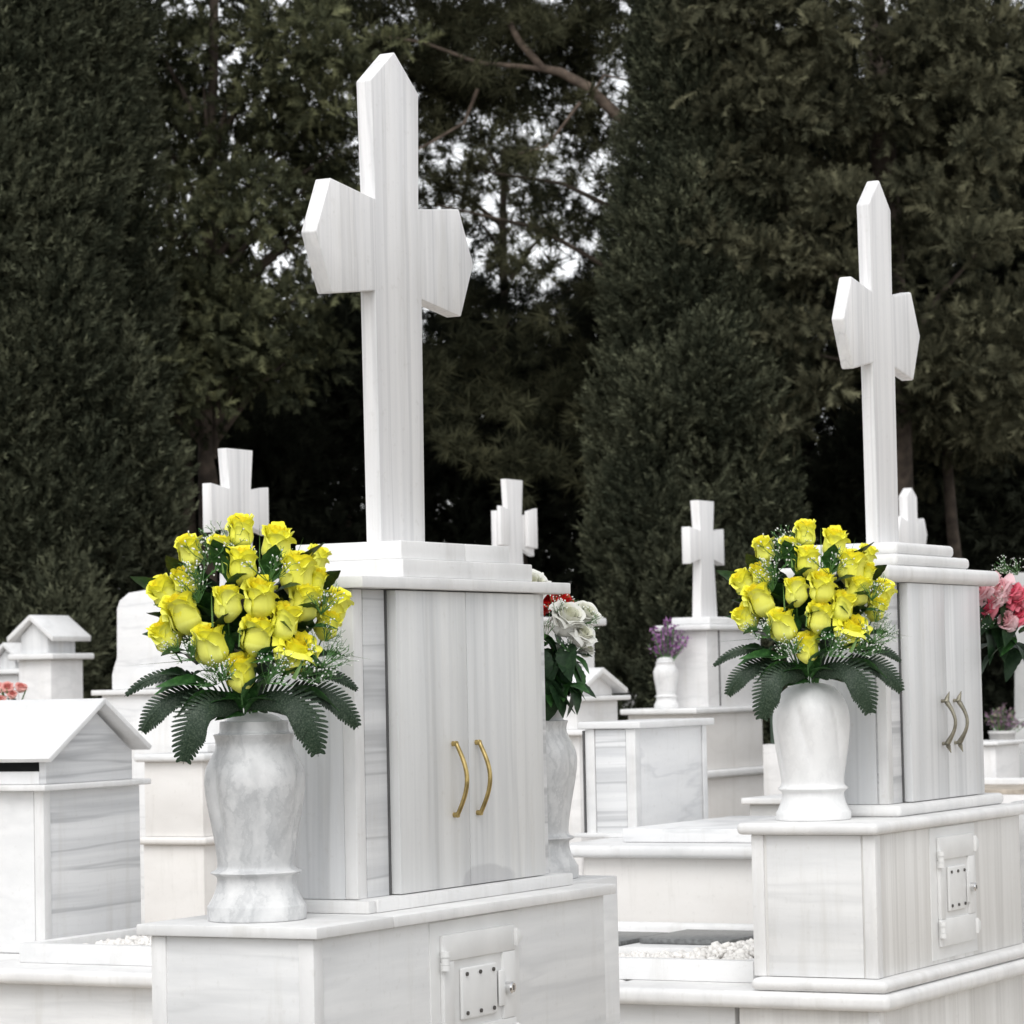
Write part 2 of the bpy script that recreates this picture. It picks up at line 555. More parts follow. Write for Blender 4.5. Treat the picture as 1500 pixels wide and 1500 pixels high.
def cross_pts(c, w_bot, w_mid, w_top, zb, za0, za1, zs, zp, arm, armin, tip_dz, ztm):
    """pointed-arm cross outline in (a, z)"""
    return [(c - w_bot, zb), (c + w_bot, zb), (c + w_mid, za0), (c + armin, za0 - tip_dz), (c + arm, ztm), (c + armin, za1 + tip_dz),
            (c + w_mid * .93, za1), (c + w_top, zs), (c, zp), (c - w_top, zs), (c - w_mid * .93, za1), (c - armin, za1 + tip_dz),
            (c - arm, ztm), (c - armin, za0 - tip_dz), (c - w_mid, za0)]


def strips(par, a, bs, z0, z1, mat, name='corner_strip', w=.030, t=.004):
    """edge strips standing proud of the end face at a"""
    for b in bs:
        MB().box(a - t, a + .03, b, b + w, z0, z1, .002).build(name, mat, par)


# ---- the near tomb -------------------------------------------------------------
Mo = Vector((-0.38196, 6.0, 0))
near = thing('family_tomb', 'nearest large marble tomb with brass bow handles and the tallest cross', 'tomb', Mo, GRID, 'big marble tombs with a cross and a pair of doors')
# plinth down to the ground, mostly under the frame
MB().box(.0, 1.25, .01, .40, 0, .64, .004).build('foundation', M['base'], near)
MB().box(-.05, 1.30, -.04, .44, .642, .688, .016, 4).build('plinth_moulding', M['slab'], near)
MB().box(-.02, 1.27, -.012, .41, .69, .722, .014, 4).build('base_moulding', M['slab'], near)
MB().box(.019, 1.238, .02, .385, .724, 1.0205, .002).build('base', M['base'], near)
strips(near, .019, (.017, .352), .724, 1.0205, M['slab'], w=.034)
ossuary_door(near, .493, .797, .705 + .03, .990, .02, (.456, .832, .726, 1.018))
sb = MB()
sb.box(0, .286, 0, .41, 1.022, 1.044, .003)
sb.box(.2875, 1.262, 0, .41, 1.022, 1.044, .003)
sb.build('slab', M['slab'], near)
st = MB()
st.box(.322, .352, .0785, .395, 1.0445, 1.0695, .003)
st.box(.3535, 1.20, .075, .395, 1.0445, 1.0705, .003)
st.build('step', M['slab'], near)
MB().box(.356, 1.164, .122, .385, 1.070, 1.688, .002).build('cabinet', M['end'], near)
MB().box(.350, .3553, .148, .360, 1.0705, 1.688, .001).build('end_panel', M['greyv'], near)
strips(near, .354, (.118, .358), 1.0708, 1.688, M['slab'], w=.029, t=.006)
MB().box(.386, .470, .1175, .1215, 1.0712, 1.688, .001).build('side_panel', M['end'], near)
MB().box(1.112, 1.166, .1175, .1215, 1.0712, 1.688, .001).build('side_panel', M['end'], near)
MB().box(.4705, .4775, .116, .1216, 1.0712, 1.688, 0).build('joint', M['joint'], near)
d1 = MB().box(.478, .7685, .094, .1214, 1.0725, 1.687, .0025).build('marble_door', M['door'], near)
d2 = MB().box(.7705, 1.108, .094, .1214, 1.0725, 1.687, .0025).build('marble_door', M['door'], near)
bow_handle(d1, .700, .094, 1.222, 1.370, .024, M['brass'], False)
bow_handle(d2, .800, .094, 1.222, 1.370, .024, M['brass'], False)
MB().box(.320, 1.225, .078, .402, 1.6895, 1.7135, .003).build('cornice', M['slab'], near)
s2 = MB(); s2.box(.512, 1.075, .095, .390, 1.7145, 1.752, .003); s2.build('upper_step', M['slab'], near)
s3 = MB(); s3.box(.545, .815, .118, .375, 1.7535, 1.791, .003); s3.box(.8162, 1.012, .118, .375, 1.7535, 1.791, .003); s3.build('upper_step', M['slab'], near)
MB().prism(cross_pts(.762, .093, .099, .101, 1.7915, 2.327, 2.523, 2.776, 2.852, .333, .272, .022, 2.427), 'b', .238, .276, .0035).build('cross', M['cross'], near)

# ---- the farther tomb ----------------------------------------------------------
far = thing('family_tomb', 'second large marble tomb with dull bronze handles and rounded mouldings', 'tomb', G0, GRID, 'big marble tombs with a cross and a pair of doors')
MB().box(.012, 1.145, .014, .40, 0, .6435, .003).build('foundation', M['warmv'], far)
strips(far, .012, (.011,), 0, .6435, M['slab'], w=.03)
MB().box(-.022, 1.17, -.022, .352, .6905, .7225, .015, 5).build('base_moulding', M['slab'], far)
MB().box(.030, 1.133, .02, .362, .7235, 1.0865, .002).build('base', M['warmv'], far)
MB().box(.0265, .0298, .056, .318, .7245, 1.086, .001).build('end_panel', M['base'], far)
strips(far, .030, (.0165, .326), .724, 1.0865, M['slab'], w=.034, t=.006)
ossuary_door(far, .458, .724, .768, 1.058, .02, (.414, .757, .735, 1.084))
MB().box(0, 1.172, 0, .392, 1.0875, 1.1185, .013, 4).build('slab', M['slab'], far)
MB().box(.312, 1.125, .058, .405, 1.119, 1.1505, .013, 4).build('step', M['slab'], far)
MB().box(.346, 1.066, .104, .385, 1.151, 1.738, .002).build('cabinet', M['end'], far)
MB().box(.341, .3455, .133, .356, 1.1515, 1.738, .001).build('end_panel', M['greyv'], far)
strips(far, .346, (.100, .355), 1.1515, 1.738, M['slab'], w=.028, t=.006)
MB().box(.376, .438, .1, .1035, 1.152, 1.738, .001).build('side_panel', M['end'], far)
MB().box(.4395, .449, .098, .1036, 1.152, 1.738, 0).build('joint', M['joint'], far)
d1 = MB().box(.451, .728, .075, .1034, 1.153, 1.738, .0025).build('marble_door', M['greyv'], far)
d2 = MB().box(.730, 1.010, .075, .1034, 1.153, 1.738, .0025).build('marble_door', M['greyv'], far)
bow_handle(d1, .683, .075, 1.302, 1.418, .025, M['bronze'], True)
bow_handle(d2, .776, .075, 1.302, 1.418, .025, M['bronze'], True)
MB().box(.272, 1.142, .058, .405, 1.7395, 1.783, .016, 4).build('cornice', M['slab'], far)
MB().box(.395, .955, .080, .392, 1.784, 1.8155, .012, 4).build('upper_step', M['slab'], far)
MB().box(.445, .885, .100, .378, 1.816, 1.849, .012, 4).build('upper_step', M['slab'], far)
MB().prism(cross_pts(.645, .079, .083, .083, 1.8495, 2.345, 2.545, 2.785, 2.862, .285, .222, .026, 2.45), 'b', .200, .238, .006, 3).build('cross', M['cross'], far)

# ------------------------------------------------------------------ second row: platform and kerbed beds
PF = thing('grave_platform', 'long low white marble platform with rounded edge running behind the nearest tomb', 'platform', G(0, 0), GRID)
pm = MB()
pm.box(-.03, 1.20, -.03, .795, .645, .6895, .018, 5)
pm.box(-.03, 1.20, .797, 2.05, .645, .6895, .018, 5)
pm.box(-.03, 1.20, 2.052, 4.2, .645, .6895, .018, 5)
pm.build('platform_slab', M['slab'], PF)
MB().box(.03, 1.14, .42, 4.15, 0, .6435, .003).build('platform_wall', M['base'], PF)


def bed(label, b0, b1, a0=.165, a1=1.19):
    t = thing('grave_kerb', label, 'grave kerb', G(0, 0), GRID, 'kerbed pebble beds on the platform')
    k = MB()
    w = .04
    k.box(a0, a0 + w, b0, b1, .690, .747, .003)
    k.build('kerb', M['white'], t)
    MB().box(a1 - w, a1, b0, b1, .690, .760, .016, 4).build('kerb', M['white'], t)
    MB().box(a0 + w + .001, a1 - w - .001, b0, b0 + w, .690, .747, .003).build('kerb', M['white'], t)
    MB().box(a0 + w + .001, a1 - w - .001, b1 - w, b1, .690, .747, .003).build('kerb', M['white'], t)
    return t


bed('white kerb of the pebble bed with dark slabs, between the two large tombs', .425, 1.70)
bed('white kerb of the pebble bed in front of the steep-roofed house tomb at the left', 1.80, 2.805, .145)


def pebbles(name, label, a0, a1, b0, b1, z, n, hump):
    vs, fs = [], []
    ico = bmesh.new(); bmesh.ops.create_icosphere(ico, subdivisions=1, radius=1)
    base = [v.co.copy() for v in ico.verts]; faces = [[v.index for v in f.verts] for f in ico.faces]
    ico.free()
    rn = random.Random(5)
    for _ in range(n):
        a, b = rn.uniform(a0, a1), rn.uniform(b0, b1)
        r = rn.uniform(.007, .015)
        hz = hump(a, b) * rn.random() ** .6
        rot = Euler((rn.uniform(0, 6), rn.uniform(0, 6), rn.uniform(0, 6))).to_matrix()
        s = Vector((r * rn.uniform(.8, 1.4), r, r * rn.uniform(.5, .8)))
        k0 = len(vs)
        for v in base:
            q = rot @ Vector((v.x * s.x, v.y * s.y, v.z * s.z)) * rn.uniform(.9, 1.1)
            vs.append((a + q.x, b + q.y, z + hz + q.z + r * .4))
        fs += [[k0 + i for i in f] for f in faces]
    me = bpy.data.meshes.new(name)
    me.from_pydata(vs, [], fs)
    o = link(name, me, M['pebble'], None, 60)
    o.location = G(0, 0); o.rotation_euler = (0, 0, GRID)
    return tag(o, label, 'pebbles', kind='stuff')


pebbles('pebbles', 'white pebbles heaped in the bed between the two large tombs', .215, 1.14, .475, 1.2, .692, 5200,
        lambda a, b: .022 + .035 * math.exp(-((b - .62) / .17) ** 2 - ((a - .6) / .3) ** 2))
pebbles('pebbles', 'white pebbles in the kerbed bed at the left edge of the near tomb', .20, 1.14, 1.85, 2.75, .692, 4200,
        lambda a, b: .025 + .05 * math.exp(-((b - 2.25) / .25) ** 2 - ((a - .8) / .3) ** 2))
for (lb, a0, a1, b0, b1, z0, z1) in (('dark grey polished slab lying on the pebbles beside the white kerb', .66, .98, .715, 1.0, .742, .757),
                                     ('dark grey slab lying half hidden behind the nearest tomb', .60, .92, 1.03, 1.40, .736, .752)):
    tag(o := MB().box(a0, a1, b0, b1, z0, z1, .002).build('stone_slab', M['slate']), lb, 'slab', 'dark slabs lying on the pebbles')
    o.location = G(0, 0); o.rotation_euler = (0, 0, GRID)
    MB()
o = MB().box(.56, .97, .70, 1.02, .712, .7405, .003).build('stone_slab', M['white'])
o.location = G(0, 0); o.rotation_euler = (0, 0, GRID)
tag(o, 'white marble slab lying on the pebbles under the dark slab', 'slab')

# house shaped tomb at the left edge
H1 = thing('house_tomb', 'largest house shaped tomb, at the left, with a dark slot under its eave', 'tomb', G(0, 0), GRID, 'small house shaped tombs')
MB().box(.41, .925, 2.905, 3.75, .690, 1.189, .003).build('body', M['end'], H1)
MB().box(.405, .4095, 2.938, 3.75, .692, 1.188, .001).build('front_panel', M['white'], H1)
strips(H1, .410, (2.9,), .691, 1.189, M['slab'], w=.036, t=.006)
MB().box(.365, .935, 2.865, 3.8, 1.190, 1.208, .004, 3).build('cornice', M['slab'], H1)
hw = MB()
hw.prism([(.425, 1.209), (.885, 1.209), (.885, 1.30), (.683, 1.430), (.425, 1.285)], 'b', 2.905, 2.93, .001)
hw.build('gable_wall', M['end'], H1)
MB().box(.425, .45, 2.931, 3.75, 1.209, 1.248, .002).build('front_wall', M['white'], H1)
MB().box(.86, .885, 2.931, 3.75, 1.209, 1.29, .002).build('back_wall', M['white'], H1)
MB().box(.49, .5, 2.931, 3.75, 1.209, 1.33, 0).build('slot_shade_panel', M['dark'], H1)  # near-black panel: shade inside the eave slot, put into its colour
rf = MB()
rf.prism([(.395, 1.277), (.683, 1.452), (.683, 1.470), (.382, 1.289)], 'b', 2.862, 3.8, .002)
rf.prism([(.925, 1.300), (.6845, 1.4515), (.6845, 1.470), (.938, 1.312)], 'b', 2.862, 3.8, .002)
rf.build('roof', M['white'], H1)

# ------------------------------------------------------------------ third row
T3 = thing('box_tomb', 'square white marble box tomb with a flat lid, between the two large tombs', 'tomb', G(0, 0), GRID)
MB().box(1.30, 3.2, .72, 1.50, 0, .945, .003).build('platform_wall', M['cream'], T3)
MB().box(1.255, 3.25, .66, 1.605, .946, .985, .016, 5).build('platform_slab', M['white'], T3)
MB().box(1.722, 2.255, 1.516, 1.695, .986, 1.334, .002).build('box', M['diag'], T3)
MB().box(1.700, 2.28, 1.49, 1.715, 1.335, 1.358, .004, 3).build('lid', M['white'], T3)
MB().box(1.7165, 1.7215, 1.55, 1.66, .990, 1.332, .001).build('end_panel', M['end'], T3)
strips(T3, 1.722, (1.514, 1.662), .987, 1.334, M['white'], w=.034, t=.009)
MB().box(1.705, 1.74, 1.6965, 1.701, .987, 1.33, 0).build('joint', M['joint'], T3)
MB().box(2.225, 2.257, 1.511, 1.5155, .987, 1.334, .001).build('corner_strip', M['white'], T3)
kb = MB()
kb.box(1.415, 2.255, .70, 1.42, .986, 1.029, .004)
kb.build('grave_cover', M['diag'], T3)
MB().box(1.67, 1.73, 1.46, 1.72, .9855, .999, .002).build('box_step', M['white'], T3)

# cream tomb behind the near bouquet, with its cross
PT = thing('cross_tomb', 'cream marble stepped tomb with a short flared cross, behind the nearest bouquet', 'tomb', G(2.867, 3.963), GRID, 'stepped tombs with a flared cross')
MB().box(0, .9, 0, .285, 0, .881, .003).build('lower_body', M['cream'], PT)
MB().box(-.025, .93, -.025, .31, .882, .912, .012, 4).build('lower_ledge', M['cream'], PT)
MB().box(.006, .88, .004, .28, .913, 1.206, .003).build('body', M['cream'], PT)
MB().box(-.025, .93, -.025, .312, 1.207, 1.238, .012, 4).build('upper_ledge', M['white'], PT)
MB().box(.08, .80, .03, .20, 1.239, 1.272, .008, 3).build('step', M['white'], PT)
MB().box(.22, .68, .04, .19, 1.273, 1.80, .003).build('cabinet', M['white'], PT)
MB().box(.18, .72, .015, .215, 1.801, 1.83, .006, 3).build('cornice', M['white'], PT)


def flared_cross(c, s=1.0, zb=0.0, H=.74):
    """short flared-arm cross, outline in (a, z)"""
    p = [(-.15, 0), (.15, 0), (.112, .37), (.30, .335), (.30, .57), (.112, .55), (.138, .742), (-.138, .742), (-.112, .55), (-.30, .57), (-.30, .335), (-.112, .37)]
    return [(c + x * s, zb + z * H / .742) for x, z in p]


def flared_cross_thin(c, s, zb, H):
    p = [(-.15, 0), (.15, 0), (.112, .37), (.30, .335), (.30, .57), (.112, .55), (.138, .742), (-.138, .742), (-.112, .55), (-.30, .57), (-.30, .335), (-.112, .37)]
    return [(c + x * s, zb + z * H / .742) for x, z in p]


MB().prism(flared_cross(.285 + .165, .71, 1.8305, .63), 'b', .095, .14, .004).build('cross', M['cross'], PT)

# headstone behind
HS = thing('headstone', 'tall white headstone with a curved shoulder top, behind the nearest bouquet at the left', 'headstone', at(165, 1010, 17).xy.to_3d(), GRID - rad(90))
hp = [(-.02, 1.49), (.62, 1.49), (.62, 1.60), (.60, 1.62)]
pts = [(-.005, 1.492), (-.005, 1.57), (.01, 1.62), (.028, 1.66), (.032, 1.92), (.05, 1.965), (.11, 2.005), (.22, 2.017), (.32, 2.0), (.42, 1.965), (.52, 2.0), (.62, 2.017), (.69, 2.005), (.74, 1.965), (.76, 1.92), (.765, 1.70), (.785, 1.64), (.805, 1.58), (.805, 1.492)]
MB().prism(pts, 'b', 0, .09, .006, 3).build('stone', M['diag'], HS)
MB().box(-.10, .95, -.06, .2, 1.463, 1.491, .006, 3).build('ledge', M['white'], HS)
MB().box(-.05, .90, -.03, .17, 0, 1.462, .003).build('pedestal', M['diag'], HS)
MB().prism([(.22 + .085 * math.cos(t * math.pi / 8), 1.495 + .11 * math.sin(t * math.pi / 8)) for t in range(9)], 'b', -.045, -.001, .004).build('emblem_plaque', M['white'], HS)
MB().box(.32, .45, -.03, -.002, 1.4955, 1.57, .002).build('photo_plaque', M['slate'], HS)


def house_tomb_u(label, P, wd, ln, zb, z1, z2, zr, group='small house shaped tombs', mat='far'):
    """gable end faces the camera's left (-a), ridge runs along a"""
    t = thing('house_tomb', label, 'tomb', P, GRID, group)
    MB().box(0, ln, 0, wd, 0, z1, .004).build('body', M[mat], t)
    MB().box(-.05, ln + .06, -.05, wd + .05, z1 + .001, z1 + .04, .010, 3).build('cornice', M['white'], t)
    MB().prism([(.02, z1 + .041), (wd - .02, z1 + .041), (wd - .02, z2), (wd / 2, zr - .04), (.02, z2)], 'a', .0, ln - .05, .003).build('house', M['greyv'], t)
    r = MB()
    r.prism([(-.05, z2 - .035), (wd / 2, zr - .035), (wd / 2, zr), (-.055, z2 - .002)], 'a', -.05, ln + .02, .004)
    r.prism([(wd + .05, z2 - .035), (wd / 2 + .001, zr - .036), (wd / 2 + .001, zr), (wd + .055, z2 - .002)], 'a', -.05, ln + .02, .004)
    r.build('roof', M['white'], t)
    return t


house_tomb_u('small house shaped tomb on a tall plain pedestal, at the far left against the trees', at(75, 1020, 20).xy.to_3d(), .25, .34, 0, 1.687, 1.835, 1.972)
house_tomb_u('smallest house shaped tomb cut by the left edge, half behind a taller one', at(26, 1020, 24).xy.to_3d(), .19, .30, 0, 1.62, 1.74, 1.862)


def house_tomb_v(label, P, la, lb, z1, z2, zr):
    t = thing('house_tomb', label, 'tomb', P, GRID, 'small house shaped tombs')
    MB().box(.0, la, 0, lb, 0, z1 - .17, .004).build('body', M['far'], t)
    MB().box(-.05, la + .05, -.05, lb + .3, z1 - .169, z1 - .14, .008, 3).build('ledge', M['white'], t)
    MB().box(.02, la - .02, .02, lb, z1 - .139, z1, .003).build('upper_body', M['far'], t)
    MB().box(-.03, la + .04, -.03, lb + .03, z1 + .001, z1 + .025, .006, 3).build('cornice', M['white'], t)
    MB().prism([(.05, z1 + .026), (la - .06, z1 + .026), (la - .06, z2), (la * .5, zr - .03), (.05, z2)], 'b', .03, lb - .02, .003).build('house', M['far'], t)
    r = MB()
    r.prism([(-.02, z2 - .03), (la * .5, zr - .03), (la * .5, zr), (-.028, z2 - .006)], 'b', -.02, lb, .003)
    r.prism([(la + .02, z2 - .03), (la * .5 + .001, zr - .031), (la * .5 + .001, zr), (la + .028, z2 - .006)], 'b', -.02, lb, .003)
    r.build('roof', M['white'], t)
    return t


house_tomb_v('white house shaped tomb with a low gable roof, below the red and white flowers', at(848, 1060, 16).xy.to_3d(), .50, .30, 1.385, 1.45, 1.555)

# stepped cross tomb in the middle distance
CT = thing('cross_tomb', 'white stepped tomb with a flared cross, behind the vase of purple heather', 'tomb', at(1035, 1045, 20).xy.to_3d(), GRID, 'stepped tombs with a flared cross')
MB().box(-.23, 1.25, -.02, .50, 0, .860, .003).build('lower_body', M['cream'], CT)
MB().box(-.28, 1.32, -.06, .56, .861, .911, .015, 4).build('lower_ledge', M['white'], CT)
MB().box(-.2, .86, 0, .45, .912, 1.265, .003).build('body', M['cream'], CT)
MB().box(-.26, .95, -.05, .48, 1.266, 1.303, .012, 4).build('upper_ledge', M['white'], CT)
MB().box(.03, .86, .0, .30, 1.304, 1.786, .003).build('cabinet', M['far'], CT)
MB().box(.20, .215, -.004, .0, 1.31, 1.785, 0).build('joint', M['joint'], CT)
MB().box(-.03, .95, -.05, .335, 1.787, 1.823, .010, 3).build('cornice', M['white'], CT)
MB().box(.04, .80, -.02, .25, 1.824, 1.871, .010, 3).build('upper_step', M['white'], CT)
MB().prism(flared_cross(.27, .86, 1.872, .742), 'b', .09, .15, .005).build('cross', M['cross'], CT)

# two further crosses showing over the big tombs
c2p = at(751, 800, 18)
C2 = thing('cross_tomb', 'white stepped tomb with a flared cross, showing just over the nearest tomb', 'tomb', c2p.xy.to_3d(), GRID, 'stepped tombs with a flared cross')
MB().box(-.35, .5, -.25, .25, 0, 1.80, .004).build('body', M['far'], C2)
MB().box(-.42, .57, -.30, .30, 1.801, 1.845, .010, 3).build('cornice', M['white'], C2)
MB().prism(flared_cross(.0, .74, 1.846, .785), 'b', -.02, .015, .004).build('cross', M['cross'], C2)
MB().prism([(-.218, 2.255), (-.11, 2.255), (-.11, 2.455), (-.218, 2.475)], 'b', -.045, -.021, .003).build('arm_block', M['cross'], C2)
MB().prism([(.11, 2.255), (.222, 2.245), (.222, 2.475), (.11, 2.455)], 'b', -.045, -.021, .003).build('arm_block', M['cross'], C2)
c3p = at(1330, 795, 20)
C3 = thing('cross_tomb', 'white tomb with a pointed cross, showing just behind the second large tomb', 'tomb', c3p.xy.to_3d(), GRID, 'stepped tombs with a flared cross')
MB().box(-.4, .5, -.25, .25, 0, 1.85, .004).build('body', M['far'], C3)
MB().box(-.46, .56, -.3, .3, 1.851, 1.895, .010, 3).build('cornice', M['white'], C3)
MB().prism(cross_pts(.02, .08, .09, .085, 1.896, 2.27, 2.44, 2.60, 2.655, .25, .20, .03, 2.37), 'b', -.03, .03, .006).build('cross', M['cross'], C3)
# slender far cross under the trees
p = at(928, 1045, 33)
C4 = thing('grave_cross', 'tiny white cross far off under the dark trees, left of the purple heather', 'cross', p.xy.to_3d(), 0)
MB().prism(flared_cross(0, .42, 1.0, .36), 'b', -.03, .03, .004).build('cross', M['far'], C4)
MB().box(-.05, .05, -.04, .04, 0, 1.0, .004).build('post', M['far'], C4)
# dark green box and small low grave behind the second vase
p = at(1131, 1090, 19)
t = thing('storage_box', 'dark green metal box standing behind the second bouquet', 'box', (p.x, p.y, 0), GRID - rad(90))
MB().box(-.01, .16, 0, .3, p.z + .001, 1.345, .004).build('body', M['green_box'], t)
MB().box(-.02, .17, -.01, .31, 1.346, 1.36, .003).build('lid', M['green_box'], t)
tag(o := MB().box(-.035, .25, -.06, .4, 0, p.z, .004).build('marble_block', M['far']), 'white marble block under the dark green box behind the second bouquet', 'block')
o.location = (p.x, p.y, 0); o.rotation_euler = (0, 0, GRID - rad(90))
p = at(1098, 1195, 15)
t = thing('low_tomb', 'small low grave with a white lid, just left of the second vase', 'tomb', (p.x, p.y, 0), GRID - rad(90))
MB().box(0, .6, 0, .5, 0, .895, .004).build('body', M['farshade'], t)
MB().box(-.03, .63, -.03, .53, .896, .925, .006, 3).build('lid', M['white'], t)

# right edge, behind the second tomb
p = at(1500, 1090, 24)
t = thing('cross_tomb', 'old tomb with a tall cross post, greyed for tree shade, at the right edge', 'tomb', (p.x, p.y, 0), GRID - rad(90), 'stepped tombs with a flared cross')  # its dim grey is tree shade put into the marble colour
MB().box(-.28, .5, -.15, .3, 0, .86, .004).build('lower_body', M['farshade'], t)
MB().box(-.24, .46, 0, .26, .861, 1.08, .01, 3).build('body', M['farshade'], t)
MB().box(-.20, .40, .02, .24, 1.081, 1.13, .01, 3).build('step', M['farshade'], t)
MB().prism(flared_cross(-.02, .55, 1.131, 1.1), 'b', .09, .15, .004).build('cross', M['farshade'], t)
p = at(1441, 1150, 18)
t = thing('low_tomb', 'white block tomb with a thin lid, at the right edge of the second tomb', 'tomb', (p.x, p.y, 0), GRID - rad(90))
MB().box(-.15, .075, 0, .4, 0, 1.075, .004).build('body', M['far'], t)
MB().box(-.17, .10, -.03, .43, 1.076, 1.098, .006, 3).build('lid', M['white'], t)
p = at(1470, 1160, 17)
t = thing('gravel_grave', 'raised grave filled with beige gravel inside a white kerb, at the right edge', 'grave', (p.x, p.y, 0), GRID - rad(90))
MB().box(-.5, 1.2, -.2, .6, 0, .845, .004).build('grave_body', M['far'], t)
MB().box(-.5, 1.2, -.19, .56, .846, .872, .002).build('gravel_fill', M['gravel'], t)
MB().box(-.5, 1.2, .561, .62, .846, .905, .008, 3).build('kerb', M['white'], t)
MB().prism([(.05, .906), (.5, .906), (.5, .96), (.3, 1.0)], 'b', .57, .61, .004).build('marker', M['white'], t)


# ------------------------------------------------------------------ vases
def vase_profile(kind):
    if kind == 'urn':
        pr = [(.094, 0), (.0965, .004), (.0965, .026), (.094, .031), (.086, .045), (.079, .062), (.0765, .078), (.079, .086), (.0885, .091), (.0885, .094),
              (.078, .099), (.0755, .110), (.0775, .135), (.083, .175), (.0895, .215), (.0945, .250), (.0955, .272), (.093, .293), (.086, .312), (.0785, .328), (.0755, .340),
              (.0765, .350), (.079, .358), (.079, .361), (.0685, .364), (.067, .382), (.064, .386), (.040, .387)]
    else:
        pr = [(.095, 0), (.098, .004), (.098, .020), (.095, .024), (.090, .034), (.084, .050), (.081, .066), (.083, .074), (.091, .080), (.091, .084), (.084, .090),
              (.082, .102), (.085, .130), (.090, .170), (.0955, .215), (.0985, .250), (.0985, .272), (.095, .296), (.086, .318), (.072, .337), (.052, .350), (.028, .357), (.01, .359)]
    return pr


def smooth_prof(pr, k=4):
    out = []
    for i in range(len(pr) - 1):
        p0, p1, p2, p3 = pr[max(i - 1, 0)], pr[i], pr[i + 1], pr[min(i + 2, len(pr) - 1)]
        for j in range(k):
            t = j / k
            f = lambda q0, q1, q2, q3: .5 * (2 * q1 + (q2 - q0) * t + (2 * q0 - 5 * q1 + 4 * q2 - q3) * t * t + (3 * q1 - q0 - 3 * q2 + q3) * t ** 3)
            out.append((f(p0[0], p1[0], p2[0], p3[0]), f(p0[1], p1[1], p2[1], p3[1])))
    out.append(pr[-1])
    return out


def vase(label, P, kind, mat, scale=1.0, rz=0.0, group='marble flower vases'):
    t = thing('flower_vase', label, 'vase', P, rz, group)
    def mod(th, z):
        w = max(0, min(1, (z - .11) / .10)) * max(0, min(1, (.335 - z) / .05))
        return 1 + (.11 if kind == 'urn' else .14) * w * (abs(math.cos(3 * th + (2.2 if kind == 'urn' else 7) * z)) ** .6 - .7)
    m = MB().lathe(smooth_prof(vase_profile(kind)), n=96, mod=mod)
    m.build('body', mat, t, 60)
    if kind == 'urn':
        MB().lathe([(.058 * math.cos(k * .157), .380 + .024 * math.sin(k * .157)) for k in range(10)] + [(.002, .404)], n=32).build('flower_foam', M['vasew'], t, 60)
    t.scale = (scale,) * 3
    return t


def slab_pt(px, py, z):
    d = CR * ((px - 750) / FPX) - CU * ((py - 750) / FPX) + fw
    k = (z - EYE) / d.z
    return Vector((0, 0, EYE)) + d * k


v1p = slab_pt(371, 1352, 1.0445); v1p.y += .092
vase('grey veined marble vase standing on the front slab of the nearest tomb', v1p, 'urn', M['vase'], 1.0, .35)
v2p = slab_pt(1197, 1203, 1.119); v2p.y += .096
vase('white domed marble vase standing on the front slab of the second tomb', v2p, 'dome', M['vasew'], 1.0, .2)
v3p = Mo + GU * 1.405 + GV * .275
o = MB().box(1.275, 1.53, .13, .41, 0, 1.043, .003).build('marble_pedestal', M['base'])
o.location = Mo; o.rotation_euler = (0, 0, GRID)
tag(o, 'plain marble pedestal behind the far end of the nearest tomb', 'pedestal')
vase('grey marble vase under the red and white flowers behind the nearest tomb', (v3p.x, v3p.y, 1.0435), 'urn', M['vase'], 1.0, 1.3)


# ------------------------------------------------------------------ flowers
def grid_faces(nu, nv, k0):
    return [(k0 + j * nu + i, k0 + j * nu + i + 1, k0 + (j + 1) * nu + i + 1, k0 + (j + 1) * nu + i) for j in range(nv - 1) for i in range(nu - 1)]


